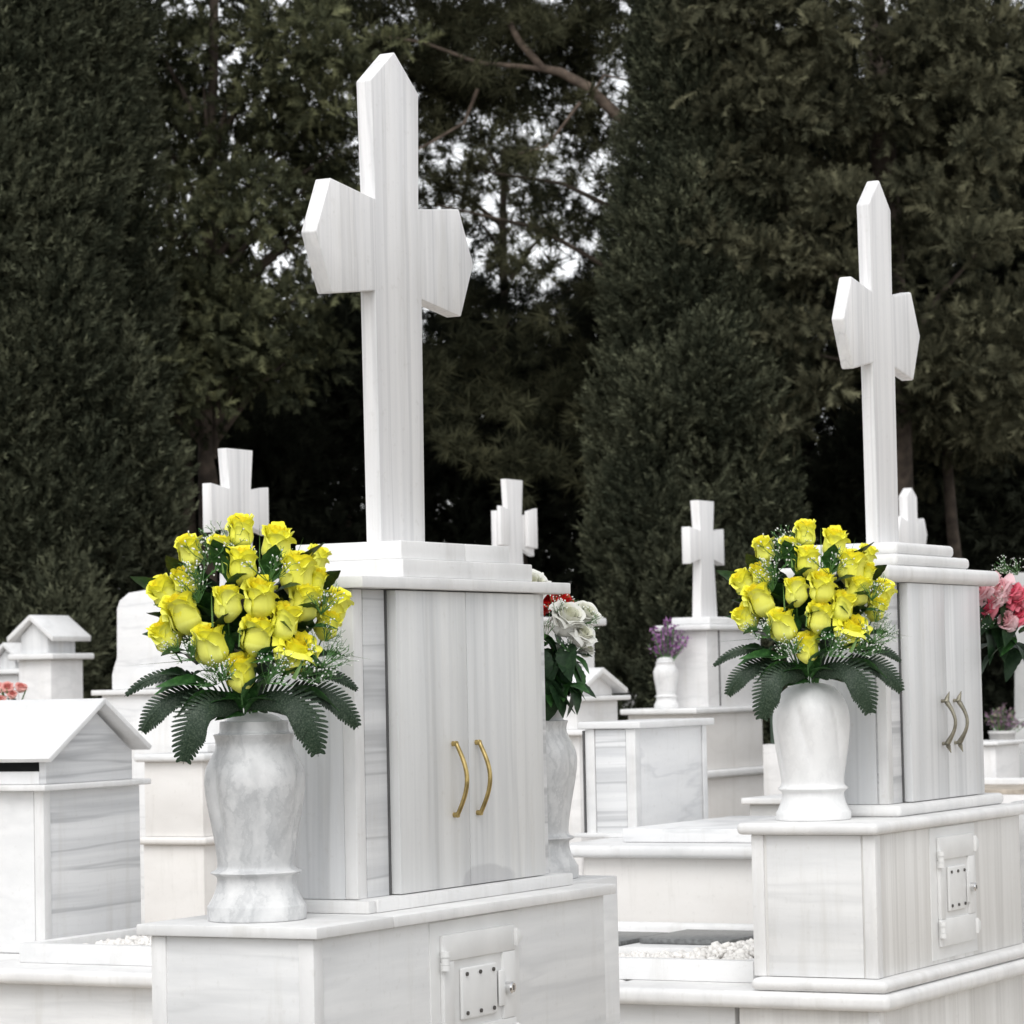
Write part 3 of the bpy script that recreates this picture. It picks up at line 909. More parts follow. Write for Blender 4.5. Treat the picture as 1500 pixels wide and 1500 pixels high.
def rose_mesh(seed, openness=.3, H=.084, R=.0275):
    rn = random.Random(seed)
    V, Fc, T = [], [], []
    # inner swirl
    nu, nv = 56, 4
    k0 = len(V)
    for j in range(nv):
        t = j / (nv - 1)
        for i in range(nu):
            s = i / (nu - 1)
            th = s * 5.2 * math.pi
            r = (.0025 + .0135 * s ** .8) * (.85 + .25 * t) * (1 + openness * .35)
            z = H * (.35 + .60 * t) + .003 * math.sin(th * 1.7) * t - .006 * s * t
            V.append((r * math.cos(th), r * math.sin(th), z))
    f = grid_faces(nu, nv, k0); Fc += f
    T += [max(0, .12 + .22 * ((q % (nu - 1)) / nu) + rn.uniform(-.03, .03)) for q in range(len(f))]
    layers = [(4, R * .72, H * 1.0, .10, .002 + .006 * openness, .36, 58), (5, R * .90, H * .99, .22, .0025 + .011 * openness, .58, 54), (4, R * 1.02, H * .95, .34, .0035 + .015 * openness, .72, 56), (3, R * 1.08, H * .80, .55, .003 + .012 * openness, .88, 60)]
    for (n, RR, HH, cut, lip, tint, half) in layers:
        ph = rn.uniform(0, 6.28)
        for p in range(n):
            th0 = ph + 2 * math.pi * p / n + rn.uniform(-.12, .12)
            hh = HH * rn.uniform(.93, 1.05)
            lp = lip * rn.uniform(.6, 1.5)
            half_r = rad(half) * rn.uniform(.9, 1.1)
            nu, nv = 11, 11
            k0 = len(V)
            for j in range(nv):
                t = j / (nv - 1)
                prof = .30 + .70 * math.sin(math.pi / 2 * min(1, t / .40)) if t < .40 else 1.0 - .15 * math.sin(math.pi / 2 * min(1, (t - .40) / .55))
                wdt = half_r * (1.0 if t < .65 else 1 - .28 * ((t - .65) / .35) ** 2)
                for i in range(nu):
                    s = -1 + 2 * i / (nu - 1)
                    r = RR * prof + .0040 * s * min(1, t * 3)
                    curl = max(0, (t - .70) / .30)
                    r += lp * curl ** 2 * (1 - .15 * abs(s)) + .0018 * math.sin(5 * s + th0 * 3) * curl
                    r += .0025 * curl ** 2 * abs(s) ** 2 * (1 + openness)
                    z = hh * t * (1 - cut * .42 * abs(s) ** 2.6 * t)
                    z -= lp * .55 * curl ** 2.5
                    z += .0015 * math.sin(3.1 * s + p) * t
                    th = th0 + s * wdt
                    V.append((r * math.cos(th), r * math.sin(th), z))
            f = grid_faces(nu, nv, k0); Fc += f
            tt = tint + rn.uniform(-.10, .14)
            for q in range(len(f)):
                row = q // (nu - 1)
                T.append(min(1, max(0, tt + .10 * (1 - row / 9))))
    me = bpy.data.meshes.new('rose')
    me.from_pydata(V, [], Fc)
    a_ = me.attributes.new('tint', 'FLOAT', 'FACE')
    a_.data.foreach_set('value', np.array(T, dtype=np.float32))
    for p in me.polygons: p.use_smooth = True
    return me


def calyx_mesh(stem_len):
    m = MB()
    m.tube([(0, 0, -stem_len), (0, 0, -.004), (0, 0, .002), (0, 0, .008)], [.0018, .002, .006, .0075], 8)
    b = m.bm
    for k in range(5):
        th = 2 * math.pi * k / 5
        pr = [(.006, .0, .005), (.012, .006, .007), (.0215, .020, .005), (.027, .030, .0005)]
        prev = None
        for (r, z, w) in pr:
            c = Vector((r * math.cos(th), r * math.sin(th), z)); tn = Vector((-math.sin(th), math.cos(th), 0))
            cur = (b.verts.new(c - tn * w), b.verts.new(c + tn * w))
            if prev: b.faces.new((prev[0], prev[1], cur[1], cur[0]))
            prev = cur
    me = bpy.data.meshes.new('sepals')
    b.to_mesh(me); b.free()
    for p in me.polygons: p.use_smooth = True
    me.materials.append(M['stem'])
    return me


def leaf_mesh(L=.085, Wd=.042, fold=.25, droop=.25, teeth=True):
    m = bmesh.new()
    n = 13
    rows = []
    for i in range(n):
        t = i / (n - 1)
        w = Wd / 2 * math.sin(math.pi * min(.999, t ** .8)) ** .8 + .0004
        if teeth and i % 2: w *= .90
        z = -droop * L * t * t
        x = L * t
        rows.append([m.verts.new((x, s * w, z + fold * abs(s) * w + .0012 * math.sin(9 * t + 3 * s))) for s in (-1, -.5, 0, .5, 1)])
    for A, B in zip(rows, rows[1:]):
        for k in range(4): m.faces.new((A[k], A[k + 1], B[k + 1], B[k]))
    me = bpy.data.meshes.new('leaf')
    m.to_mesh(me); m.free()
    for p in me.polygons: p.use_smooth = True
    return me


def orient(axis, roll=0.0, base='Z'):
    q = Vector(axis).to_track_quat('Z' if base == 'Z' else 'X', 'Y' if base == 'Z' else 'Z')
    return (q.to_matrix().to_4x4() @ Matrix.Rotation(roll, 4, base))


def put(o, loc, rot, s=1.0):
    o.matrix_local = Matrix.Translation(Vector(loc)) @ rot @ Matrix.Diagonal((s, s, s, 1))


def fern_mesh(pts, width, n=22, seed=0):
    """a fern frond along a 3D curve: midrib with narrow pinnae on both sides"""
    rn = random.Random(seed)
    P = [Vector(p) for p in pts]
    def cur(t):
        if len(P) == 3:
            return P[0] * (1 - t) ** 2 + P[1] * 2 * t * (1 - t) + P[2] * t * t
        return P[0] * (1 - t) ** 3 + P[1] * 3 * t * (1 - t) ** 2 + P[2] * 3 * t * t * (1 - t) + P[3] * t ** 3
    m = MB()
    m.tube([cur(i / 16) for i in range(17)], [.0017 * (1 - .7 * i / 16) for i in range(17)], 6)
    b = m.bm
    for side in (-1, 1):
        for i in range(n):
            t = .06 + .93 * i / n
            c = cur(t); d = (cur(min(1, t + .01)) - cur(t - .01)).normalized()
            view = Vector((0, -1, .35)).normalized()
            sd = d.cross(view).normalized() * side
            nrm = sd.cross(d).normalized() * side
            w = width * (math.sin(math.pi * (.16 + .80 * t)) ** .75) * rn.uniform(.94, 1.04)
            step = (cur(min(1, t + .5 / n)) - cur(t - .5 / n)).length
            ax = (sd * .80 + d * .62).normalized()
            hw = step * .50
            base_w = step * .85
            rows = []
            for k, (q, ww) in enumerate(((0, base_w), (.32, hw * 1.04), (.70, hw * .88), (.91, hw * .66), (1.0, hw * .20))):
                cc = c + ax * w * q + nrm * (-.10 * w * q * q) + nrm * rn.uniform(-.0008, .0008)
                e = d * .96
                rows.append((b.verts.new(cc - e * ww), b.verts.new(cc + nrm * .0012 * (1 - q)), b.verts.new(cc + e * ww)))
            for A, B in zip(rows, rows[1:]):
                b.faces.new((A[0], A[1], B[1], B[0])); b.faces.new((A[1], A[2], B[2], B[1]))
    me = bpy.data.meshes.new('fern_leaf')
    b.to_mesh(me); b.free()
    for p in me.polygons: p.use_smooth = True
    return me


def sprig_meshes(seed, spread, n=16, needle=True):
    """airy filler: thin green twigs from one point, each with small white buds"""
    rn = random.Random(seed)
    g_, w_ = MB(), MB()
    for k in range(n):
        d = Vector((rn.gauss(0, .55), rn.gauss(-.25, .45), rn.uniform(.35, 1.1))).normalized()
        L = spread * rn.uniform(.5, 1)
        p1 = d * L * .55 + Vector((rn.uniform(-1, 1), rn.uniform(-1, 1), 0)) * .004
        p2 = d * L
        g_.tube([(0, 0, 0), p1, p2], [.0008, .0007, .0005], 4)
        for j in range(4 if needle else 2):
            q = p1.lerp(p2, rn.uniform(0, 1)) if j else p2
            e = (d + Vector((rn.uniform(-1, 1), rn.uniform(-1, 1), rn.uniform(-.6, 1)))).normalized()
            e2 = q + e * rn.uniform(.006, .014)
            g_.tube([q, e2], [.0006, .0005], 4)
            if rn.random() < .5:
                a = e2; l = rn.uniform(.003, .0055)
                w_.tube([a, a + e * l * .5, a + e * l], [.0008, rn.uniform(.0014, .0022), .0006], 6)
    mg = bpy.data.meshes.new('filler_sprig'); g_.bm.to_mesh(mg); g_.bm.free(); mg.materials.append(M['stem'])
    mw = bpy.data.meshes.new('buds'); w_.bm.to_mesh(mw); w_.bm.free(); mw.materials.append(M['bud'])
    return mg, mw


K = .000395     # metres per pixel of the enlarged view the layout was measured in
ROSES = [  # x, y, width, tilt deg, openness
    (690, 175, 130, 0, .3), (858, 240, 150, 8, .35), (437, 265, 125, -12, .3), (585, 255, 100, -4, .2), (690, 345, 145, -2, .3), (412, 415, 125, -14, .25),
    (308, 468, 130, -30, .4), (955, 385, 165, 12, .4), (1058, 310, 105, 26, .3), (402, 572, 165, -22, .3), (615, 528, 140, -3, .35), (772, 508, 155, 4, .4),
    (985, 530, 150, 18, .35), (1050, 420, 100, 20, .2), (315, 682, 135, -30, .25), (535, 730, 165, -12, .4), (755, 688, 150, 8, .4), (893, 625, 145, 14, .3),
    (1135, 550, 145, 24, .3), (937, 765, 180, 24, 1.0), (675, 868, 142, -2, .35), (1105, 640, 120, 24, .3)]


def bouquet_yellow(label, P, rz, s):
    B = thing('rose_bouquet', label, 'bouquet', P, rz, 'yellow rose bouquets with ferns')
    rn = random.Random(3)
    rm = [rose_mesh(20 + k, .3) for k in range(5)]
    ro = rose_mesh(77, .95, .074, .027)
    for me in rm + [ro]: me.materials.append(M['yellow'])
    cal = calyx_mesh(.03)
    for i, (x, y, w, tl, op) in enumerate(ROSES):
        X = (x - 690) * K; Z = (1090 - y) * K
        dd = .19 ** 2 - X * X - (Z - .18) ** 2 * .75
        D = math.sqrt(max(dd, .0008)) * .85 - .02
        ax = Vector((math.tan(rad(tl)), -.22 - .14 * rn.random() - (.35 if op > .9 else 0), 1)).normalized()
        sc = w / 145.0 * .92
        o = bpy.data.objects.new('rose', ro if op > .9 else rm[i % 5]); COL.objects.link(o); o.parent = B
        c = Vector((X, -D, Z)) - ax * .041 * sc
        put(o, c, orient(ax, rn.uniform(0, 6.28)), sc)
        k = bpy.data.objects.new('sepals', cal); COL.objects.link(k); k.parent = o
    # inner leaves
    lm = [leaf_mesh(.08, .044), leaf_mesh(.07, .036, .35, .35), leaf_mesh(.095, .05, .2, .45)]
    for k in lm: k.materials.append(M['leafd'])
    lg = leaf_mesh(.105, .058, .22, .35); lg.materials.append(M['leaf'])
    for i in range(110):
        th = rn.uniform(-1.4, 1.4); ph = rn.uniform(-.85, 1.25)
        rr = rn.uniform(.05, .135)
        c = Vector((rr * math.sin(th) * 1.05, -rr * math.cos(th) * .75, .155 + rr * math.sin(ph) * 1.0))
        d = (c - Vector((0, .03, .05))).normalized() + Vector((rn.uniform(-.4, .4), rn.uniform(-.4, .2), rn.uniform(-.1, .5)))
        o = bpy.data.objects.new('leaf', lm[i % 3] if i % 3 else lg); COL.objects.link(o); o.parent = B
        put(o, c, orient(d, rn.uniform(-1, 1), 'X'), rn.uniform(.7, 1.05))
    for (x, y, dx, dz, dp, s_) in ((545, 930, -1, .35, .10, 1.0), (500, 905, -1, .10, .09, .9), (1010, 800, 1, .35, .06, .75), (940, 950, 1, -.15, .09, .9), (600, 640, .3, -.9, .11, .6), (990, 660, .9, .3, .1, .6),
                                   (690, 985, .2, .5, .12, .7), (665, 1050, -.9, .15, .075, .75), (715, 1050, .9, .15, .075, .75), (690, 1065, -.3, .05, .07, .6), (700, 1060, .5, .5, .07, .8), (675, 1060, -.5, .6, .07, .8), (690, 1040, .05, 1, .08, .9), (650, 1010, -.8, .5, .08, .8), (735, 1010, .8, .5, .08, .8), (680, 1000, -.7, .2, .10, .7), (700, 1000, .8, .2, .10, .7), (690, 1030, -.1, .6, .08, .8), (660, 940, -.4, .5, .12, .7), (730, 940, .5, .5, .12, .7), (760, 800, .6, .7, .15, .45), (860, 900, .8, .6, .13, .85), (470, 640, -.3, .9, .1, .5), (560, 960, -1, -.2, .1, .9), (850, 985, 1, -.2, .1, .9)):
        o = bpy.data.objects.new('leaf', lg); COL.objects.link(o); o.parent = B
        put(o, Vector(((x - 690) * K, -dp, (1090 - y) * K)), orient((dx, -.25, dz), rn.uniform(-.5, .5), 'X'), s_)
    # stems gathered into the vase
    sm = MB()
    for i in range(26):
        a = rn.uniform(0, 6.28)
        sm.tube([(.014 * math.cos(a), .014 * math.sin(a), -.03), (.03 * math.cos(a), -.02 + .02 * math.sin(a), .04), (.085 * math.cos(a), -.05 + .06 * math.sin(a), .17)], .002, 5)
    sm.build('stems', M['stem'], B)
    # ferns
    def pf(x, y, d): return ((x - 690) * K, -d, (1090 - y) * K)
    ferns = [([pf(680, 1055, .075), pf(520, 930, .14), pf(420, 1060, .155), pf(392, 1300, .13)], .052, 22),
             ([pf(705, 1055, .075), pf(880, 890, .14), pf(1010, 1040, .155), pf(1045, 1278, .13)], .052, 22),
             ([pf(520, 960, .06), pf(360, 930, .10), pf(250, 1020, .10), pf(190, 1148, .08)], .034, 19),
             ([pf(900, 960, .06), pf(1060, 920, .10), pf(1170, 1010, .10), pf(1245, 1148, .08)], .034, 19),
             ([pf(480, 890, .05), pf(330, 830, .08), pf(210, 880, .07), pf(105, 968, .05)], .017, 17),
             ([pf(960, 890, .05), pf(1080, 850, .08), pf(1180, 890, .07), pf(1250, 965, .05)], .017, 17),
             ([pf(670, 1050, .05), pf(560, 960, .10), pf(480, 1000, .10), pf(400, 1075, .09)], .020, 17),
             ([pf(715, 1050, .05), pf(850, 960, .10), pf(930, 1000, .10), pf(1010, 1075, .09)], .020, 17)]
    for i, (pts, w, n) in enumerate(ferns):
        me = fern_mesh(pts, w, n, i); me.materials.append(M['fern'])
        o = bpy.data.objects.new('fern_leaf', me); COL.objects.link(o); o.parent = B
    # filler sprigs with white buds
    sprigs = [sprig_meshes(40 + k, .05 + .008 * k, 18) for k in range(4)]
    for i, (x, y, d, s_) in enumerate(((500, 420, .10, 1.1), (530, 330, .07, 1.15), (570, 270, .04, .8), (820, 430, .12, 1.0), (900, 330, .06, .6), (590, 900, .15, .8), (800, 920, .16, .95), (840, 870, .15, .7), (450, 800, .12, .95),
                                       (380, 760, .1, .7), (1070, 590, .11, .95), (1060, 850, .11, 1.0), (1040, 920, .11, 1.0), (1090, 720, .09, .7), (480, 520, .11, 1.0), (640, 260, .05, .9), (960, 900, .13, 1.0), (1120, 810, .07, .8), (560, 920, .12, .8))):
        g_, w_ = sprigs[i % 4]
        o = bpy.data.objects.new('filler_sprig', g_); COL.objects.link(o); o.parent = B
        put(o, Vector(((x - 690) * K, -d - .012, (1090 - y) * K)), orient(((x - 690) / 500., -.3, .8), rn.uniform(0, 6), 'Z'), s_)
        k = bpy.data.objects.new('buds', w_); COL.objects.link(k); k.parent = o
    # thin blades of grass
    for (x0, y0, x1, y1, w, d) in ((620, 420, 655, 160, 8, .10), (775, 400, 780, 140, 9, .10), (745, 330, 722, 170, 5, .11), (960, 290, 995, 200, 4, .05), (1010, 310, 1045, 215, 4, .04), (545, 640, 540, 470, 11, .16), (600, 380, 590, 290, 12, .13),
                                   (420, 800, 130, 818, 3, .08), (1090, 770, 1320, 812, 4, .07), (930, 900, 1000, 770, 24, .17), (670, 740, 680, 610, 8, .17), (400, 640, 290, 530, 4, .10), (370, 560, 290, 440, 4, .09)):
        m = bmesh.new(); rows = []
        p0 = Vector(((x0 - 690) * K, -d, (1090 - y0) * K)); p1 = Vector(((x1 - 690) * K, -d * .8, (1090 - y1) * K))
        dr = (p1 - p0); sd = Vector((dr.z, 0, -dr.x)).normalized() * w * K * .5
        for q in range(7):
            t = q / 6
            c = p0 + dr * t + Vector((0, -.01 * math.sin(math.pi * t), 0))
            rows.append((m.verts.new(c - sd * (1 - t * .92)), m.verts.new(c + Vector((0, .0008, 0))), m.verts.new(c + sd * (1 - t * .92))))
        for A, Bq in zip(rows, rows[1:]):
            m.faces.new((A[0], A[1], Bq[1], Bq[0])); m.faces.new((A[1], A[2], Bq[2], Bq[1]))
        me = bpy.data.meshes.new('grass_blade'); m.to_mesh(me); m.free(); me.materials.append(M['grass'])
        o = bpy.data.objects.new('grass_blade', me); COL.objects.link(o); o.parent = B
    B.scale = (s,) * 3
    return B


BQ1 = bouquet_yellow('largest bouquet of yellow roses with ferns, in the grey veined vase of the nearest tomb', (v1p.x - .018, v1p.y - .0, v1p.z + .391), .08, 1.0)
BQ2 = copy_tree(BQ1)
BQ2['label'] = 'second bouquet of yellow roses with ferns, in the white domed vase at the right'
BQ2.location = (v2p.x - .004, v2p.y, v2p.z + .352)
BQ2.rotation_euler = (0, 0, -.06)
BQ2.scale = (1.085,) * 3


def mixed_bouquet(label, P, s, flowers, leaves, sprays, group='other bouquets in the graveyard', rz=0.0, seed=1):
    """flowers: (x, z, depth, size, material, openness) in metres before scale"""
    B = thing('flower_bouquet', label, 'bouquet', P, rz, group)
    rn = random.Random(seed)
    cache = {}
    for (x, z, d, sz, mt, op) in flowers:
        key = (mt, op)
        if key not in cache:
            me = rose_mesh(seed * 7 + len(cache) + int(op * 10), op, .062, .027); me.materials.append(M[mt]); cache[key] = me
        o = bpy.data.objects.new('flower', cache[key]); COL.objects.link(o); o.parent = B
        ax = Vector((x * 5, -.45 - rn.random() * .4, .8)).normalized()
        put(o, Vector((x, -d, z)) - ax * .03 * sz, orient(ax, rn.uniform(0, 6)), sz)
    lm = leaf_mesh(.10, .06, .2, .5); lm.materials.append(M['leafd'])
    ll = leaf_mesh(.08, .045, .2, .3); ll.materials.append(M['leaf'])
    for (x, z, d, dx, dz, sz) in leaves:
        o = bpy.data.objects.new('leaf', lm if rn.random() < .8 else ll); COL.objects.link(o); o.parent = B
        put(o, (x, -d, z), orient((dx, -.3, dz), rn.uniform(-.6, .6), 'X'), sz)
    if sprays:
        g_, w_ = sprig_meshes(seed + 60, .06, 16)
        for (x, z, d, sz) in sprays:
            o = bpy.data.objects.new('filler_sprig', g_); COL.objects.link(o); o.parent = B
            put(o, (x, -d, z), orient((x * 4, -.3, .8), rn.uniform(0, 6)), sz)
            k = bpy.data.objects.new('buds', w_); COL.objects.link(k); k.parent = o
    sm = MB()
    for i in range(10):
        a = rn.uniform(0, 6.28)
        sm.tube([(.01 * math.cos(a), .01 * math.sin(a), -.02), (.03 * math.cos(a), .02 * math.sin(a), .06), (.07 * math.cos(a), -.03 + .05 * math.sin(a), .15)], .002, 5)
    sm.build('stems', M['stem'], B)
    return B


rn = random.Random(9)
lv = [(rn.uniform(-.06, .10), rn.uniform(.06, .19), rn.uniform(.0, .08), rn.uniform(-.3, 1), rn.uniform(-.8, .3), rn.uniform(.55, .95)) for _ in range(70)]
lv += [(-.02, .12, .05, 1, -.4, 1.0), (.02, .10, .06, 1, -.5, .9), (.04, .14, .05, 1, -.3, .9), (.0, .07, .05, 1, -.2, 1.2), (.03, .07, .03, 1, -.05, 1.0), (.0, .04, .05, 1, .02, 1.1)]
kx = 7.3 / FPX
mixed_bouquet('red and white rose bouquet half hidden behind the far end of the nearest tomb', (v3p.x, v3p.y, 1.4225), 1.0,
              [((845 - 795) * kx, (1040 - 907) * kx, .09, 1.2, 'whitep', .5), ((872 - 795) * kx, (1040 - 900) * kx, .04, .9, 'whitep', .7), ((838 - 795) * kx, (1040 - 880) * kx, .04, .8, 'redp', .5), ((812 - 795) * kx, (1040 - 880) * kx, .05, .8, 'redp', .5),
               ((797 - 795) * kx, (1040 - 858) * kx, .05, 1.1, 'whitep', .8), ((866 - 795) * kx, (1040 - 930) * kx, .09, .8, 'whitep', 1.2), ((874 - 795) * kx, (1040 - 950) * kx, .05, .5, 'whitep', .6), ((770 - 795) * kx, .22, .06, 1.2, 'redp', .6), ((760 - 795) * kx, .17, .07, 1.2, 'whitep', .6)],
              lv, [(.05, .22, .08, 1.0), (.11, .20, .05, 1.0), (.03, .17, .10, 1.0), (.09, .13, .08, 1.0), (.12, .17, .05, .8), (.06, .25, .03, .9)], seed=4)
# pink bouquet at the right edge, in a vase just outside the frame
v4p = at(1580, 1150, 9.3)
vase('white marble vase under the pink flowers at the right edge', (v4p.x, v4p.y, 1.119), 'urn', M['vasew'], 1.0, .3)
o = MB().box(-.14, .16, -.14, .16, 0, 1.1185, .003).build('marble_pedestal', M['base'])
o.location = (v4p.x, v4p.y, 0); o.rotation_euler = (0, 0, GRID)
tag(o, 'plain marble pedestal under the vase of pink flowers at the right edge', 'pedestal')
kx = 9.3 / FPX
zb = 1.119 + .385
lv = [(rn.uniform(-.28, .10), rn.uniform(.06, .24), rn.uniform(.0, .08), rn.uniform(-1, 1), rn.uniform(-.8, .3), rn.uniform(.8, 1.4)) for _ in range(60)]
z0_ = at(1522, 1010, 9.3).z
fl = lambda x, y, d, s, m, o_: ((x - 1580) * kx, (1010 - y) * kx + z0_ - zb, d, s * .8, m, o_)
mixed_bouquet('pink and deep pink flower bouquet at the right edge, beside the second large tomb', (v4p.x, v4p.y, zb), 1.0,
              [fl(1445, 870, .08, 1.15, 'pinkp', 1.3), fl(1472, 868, .08, 1.3, 'pinkp', 1.3), fl(1497, 880, .08, 1.2, 'rosep', 1.3), fl(1450, 893, .09, 1.1, 'rosep', 1.3), fl(1478, 912, .10, 1.1, 'pinkp', .4), fl(1498, 903, .08, 1.1, 'rosep', 1.2),
               fl(1440, 858, .04, 1.0, 'rosep', 1.2), fl(1461, 880, .10, .9, 'pinkp', 1.2), fl(1488, 870, .09, .9, 'rosep', 1.2), fl(1437, 880, .07, .9, 'pinkp', 1.2), fl(1520, 870, .09, 1.3, 'pinkp', 1.2), fl(1560, 870, .09, 1.3, 'pinkp', 1.2), fl(1590, 880, .09, 1.3, 'rosep', 1.2), fl(1545, 890, .08, 1.2, 'rosep', 1.2), fl(1460, 858, .04, 1.1, 'pinkp', 1.2), fl(1485, 890, .06, .9, 'pinkp', 1.2)],
              lv, [((1480 - 1580) * kx, .28, .06, .8), ((1455 - 1580) * kx, .12, .10, .8), ((1470 - 1580) * kx, .19, .1, .8), ((1495 - 1580) * kx, .27, .06, .8)], seed=8)
# coral flowers at the left edge
pc = at(18, 1062, 14)
vase('plain white vase of coral flowers at the left edge behind the house tomb', (pc.x, pc.y, pc.z - .33), 'urn', M['vasew'], .95, 0)
o = MB().box(-.2, .2, -.2, .2, 0, pc.z - .3305, .004).build('marble_pedestal', M['far'])
o.location = (pc.x, pc.y, 0); o.rotation_euler = (0, 0, GRID)
tag(o, 'plain marble pedestal under the coral flowers behind the house tomb', 'pedestal')
kx = 14 / FPX
fl = lambda x, y, d, s, m, o_: ((x - 18) * kx, (1062 - y) * kx, d, s * .62, m, o_)
mixed_bouquet('small bunch of coral pink flowers at the left edge, above the house tomb roof', (pc.x, pc.y, pc.z + .01), 1.0,
              [fl(4, 1030, .05, 1.1, 'coral', 1.2), fl(14, 1012, .04, 1.2, 'coral', 1.2), fl(33, 1012, .04, 1.1, 'coral', 1.2), fl(22, 1022, .06, .9, 'coral', 1.2), fl(0, 1012, .02, 1.1, 'coral', 1.2), fl(8, 1045, .05, .9, 'coral', 1.1), fl(-8, 1030, .05, 1.1, 'coral', 1.2)],
              [(rn.uniform(-.08, .05), rn.uniform(.02, .10), .02, rn.uniform(-1, 1), rn.uniform(-.5, .5), .7) for _ in range(14)], [], seed=12)


def heather(label, P, w, h, mat, n, seed):
    rg = np.random.default_rng(seed)
    B = thing('heather_bunch', label, 'flowers', P, 0)
    st = MB(); pos = []
    for i in range(n):
        x, y = rg.normal(0, w * .42), rg.normal(0, w * .35)
        hh = h * rg.uniform(.55, 1.0) * (1 - .35 * min(1, abs(x) / w))
        st.tube([(x * .15, y * .15, -.03), (x * .7, y * .7, hh * .5), (x, y, hh)], .0025, 5)
        for t in np.linspace(.25, 1, 22):
            pos.append((x * t + rg.normal(0, .012), y * t + rg.normal(0, .012), hh * t + rg.normal(0, .008)))
    st.build('stems', M['stem'], B)
    pos = np.array(pos)
    v = pos[:, None, :] + rg.normal(0, .010, (len(pos), 3, 3))
    link('blossom', np_mesh('blossom', v, 3, rg.random(len(pos))), M[mat], B)
    return B


# vase of heather on the stepped tomb
cb = at(988, 1036, 20)
hv = CT.location + GU * -.13 + GV * .215
vase('small white vase of purple heather on the ledge of the stepped cross tomb', (hv.x, hv.y, 1.3035), 'urn', M['white'], .80, .4)
heather('bunch of purple heather in the small vase of the stepped cross tomb', (hv.x + .015, hv.y, 1.3035 + .30), .13, .25, 'purple', 44, 5)
pp = at(1469, 1105, 22)
t = thing('flower_pot', 'white round flower pot in the shade at the right edge', 'pot', (pp.x, pp.y, pp.z), 0)
MB().lathe([(.065, 0), (.075, .02), (.09, .14), (.097, .145), (.097, .16), (.09, .162), (.02, .15)], n=32).build('body', M['far'], t, 50)
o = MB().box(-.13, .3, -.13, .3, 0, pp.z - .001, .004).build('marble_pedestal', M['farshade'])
o.location = (pp.x, pp.y, 0); o.rotation_euler = (0, 0, GRID)
tag(o, 'marble ledge, greyed for shade, under the white flower pot at the right edge', 'pedestal')
heather('faded mauve flowers in the white pot at the right edge', (pp.x, pp.y, pp.z + .14), .17, .2, 'mauve', 36, 6)


# ------------------------------------------------------------------ trees
def frames(dirs, rg):
    z = dirs / np.linalg.norm(dirs, axis=1, keepdims=True)
    h = rg.normal(size=z.shape)
    x = np.cross(h, z); x /= np.linalg.norm(x, axis=1, keepdims=True)
    y = np.cross(z, x)
    return np.stack([x, y, z], axis=2)      # columns


def spray_templates(kind, k, rg):
    out = []
    for _ in range(k):
        tr = []
        if kind == 'plume':            # cypress: feathery plume, leaflets hugging the axis
            n = 20
            for i in range(n):
                t = i / n
                th = rg.uniform(0, 6.28)
                rd = np.array([math.cos(th), math.sin(th), 0])
                b = np.array([0, 0, t * .85]) + rd * .03
                d = rd * rg.uniform(.35, .75) + np.array([0, 0, rg.uniform(.5, 1)])
                L = rg.uniform(.28, .45) * (1 - .45 * t)
                sd = np.cross(d, rg.normal(size=3)); sd /= np.linalg.norm(sd)
                w = rg.uniform(.030, .055)
                tr.append([b - sd * w, b + sd * w, b + d * L])
        elif kind == 'fan':            # flat drooping conifer spray
            n = 26
            for i in range(n):
                t = (i // 2) / (n / 2)
                s = 1 if i % 2 else -1
                b = np.array([0, .05 * t, t * .8])
                d = np.array([s * rg.uniform(.5, 1.0), rg.uniform(-.45, .25), rg.uniform(.4, 1.0)])
                L = rg.uniform(.26, .46) * (1 - .5 * t)
                sd = np.cross(d, np.array([0, 1, 0]) + rg.normal(size=3) * .5); sd /= np.linalg.norm(sd)
                w = rg.uniform(.022, .042)
                tr.append([b - sd * w, b + sd * w, b + d * L])
        else:                          # pine tuft
            n = 20
            for i in range(n):
                d = rg.normal(size=3); d[2] = abs(d[2]) * .9 + .25; d /= np.linalg.norm(d)
                b = np.array([0, 0, rg.uniform(0, .25)])
                sd = np.cross(d, rg.normal(size=3)); sd /= np.linalg.norm(sd)
                w = rg.uniform(.022, .036)
                tr.append([b - sd * w, b + sd * w, b + d * rg.uniform(.6, 1)])
        out.append(tr)
    return np.array(out)               # k, n, 3, 3


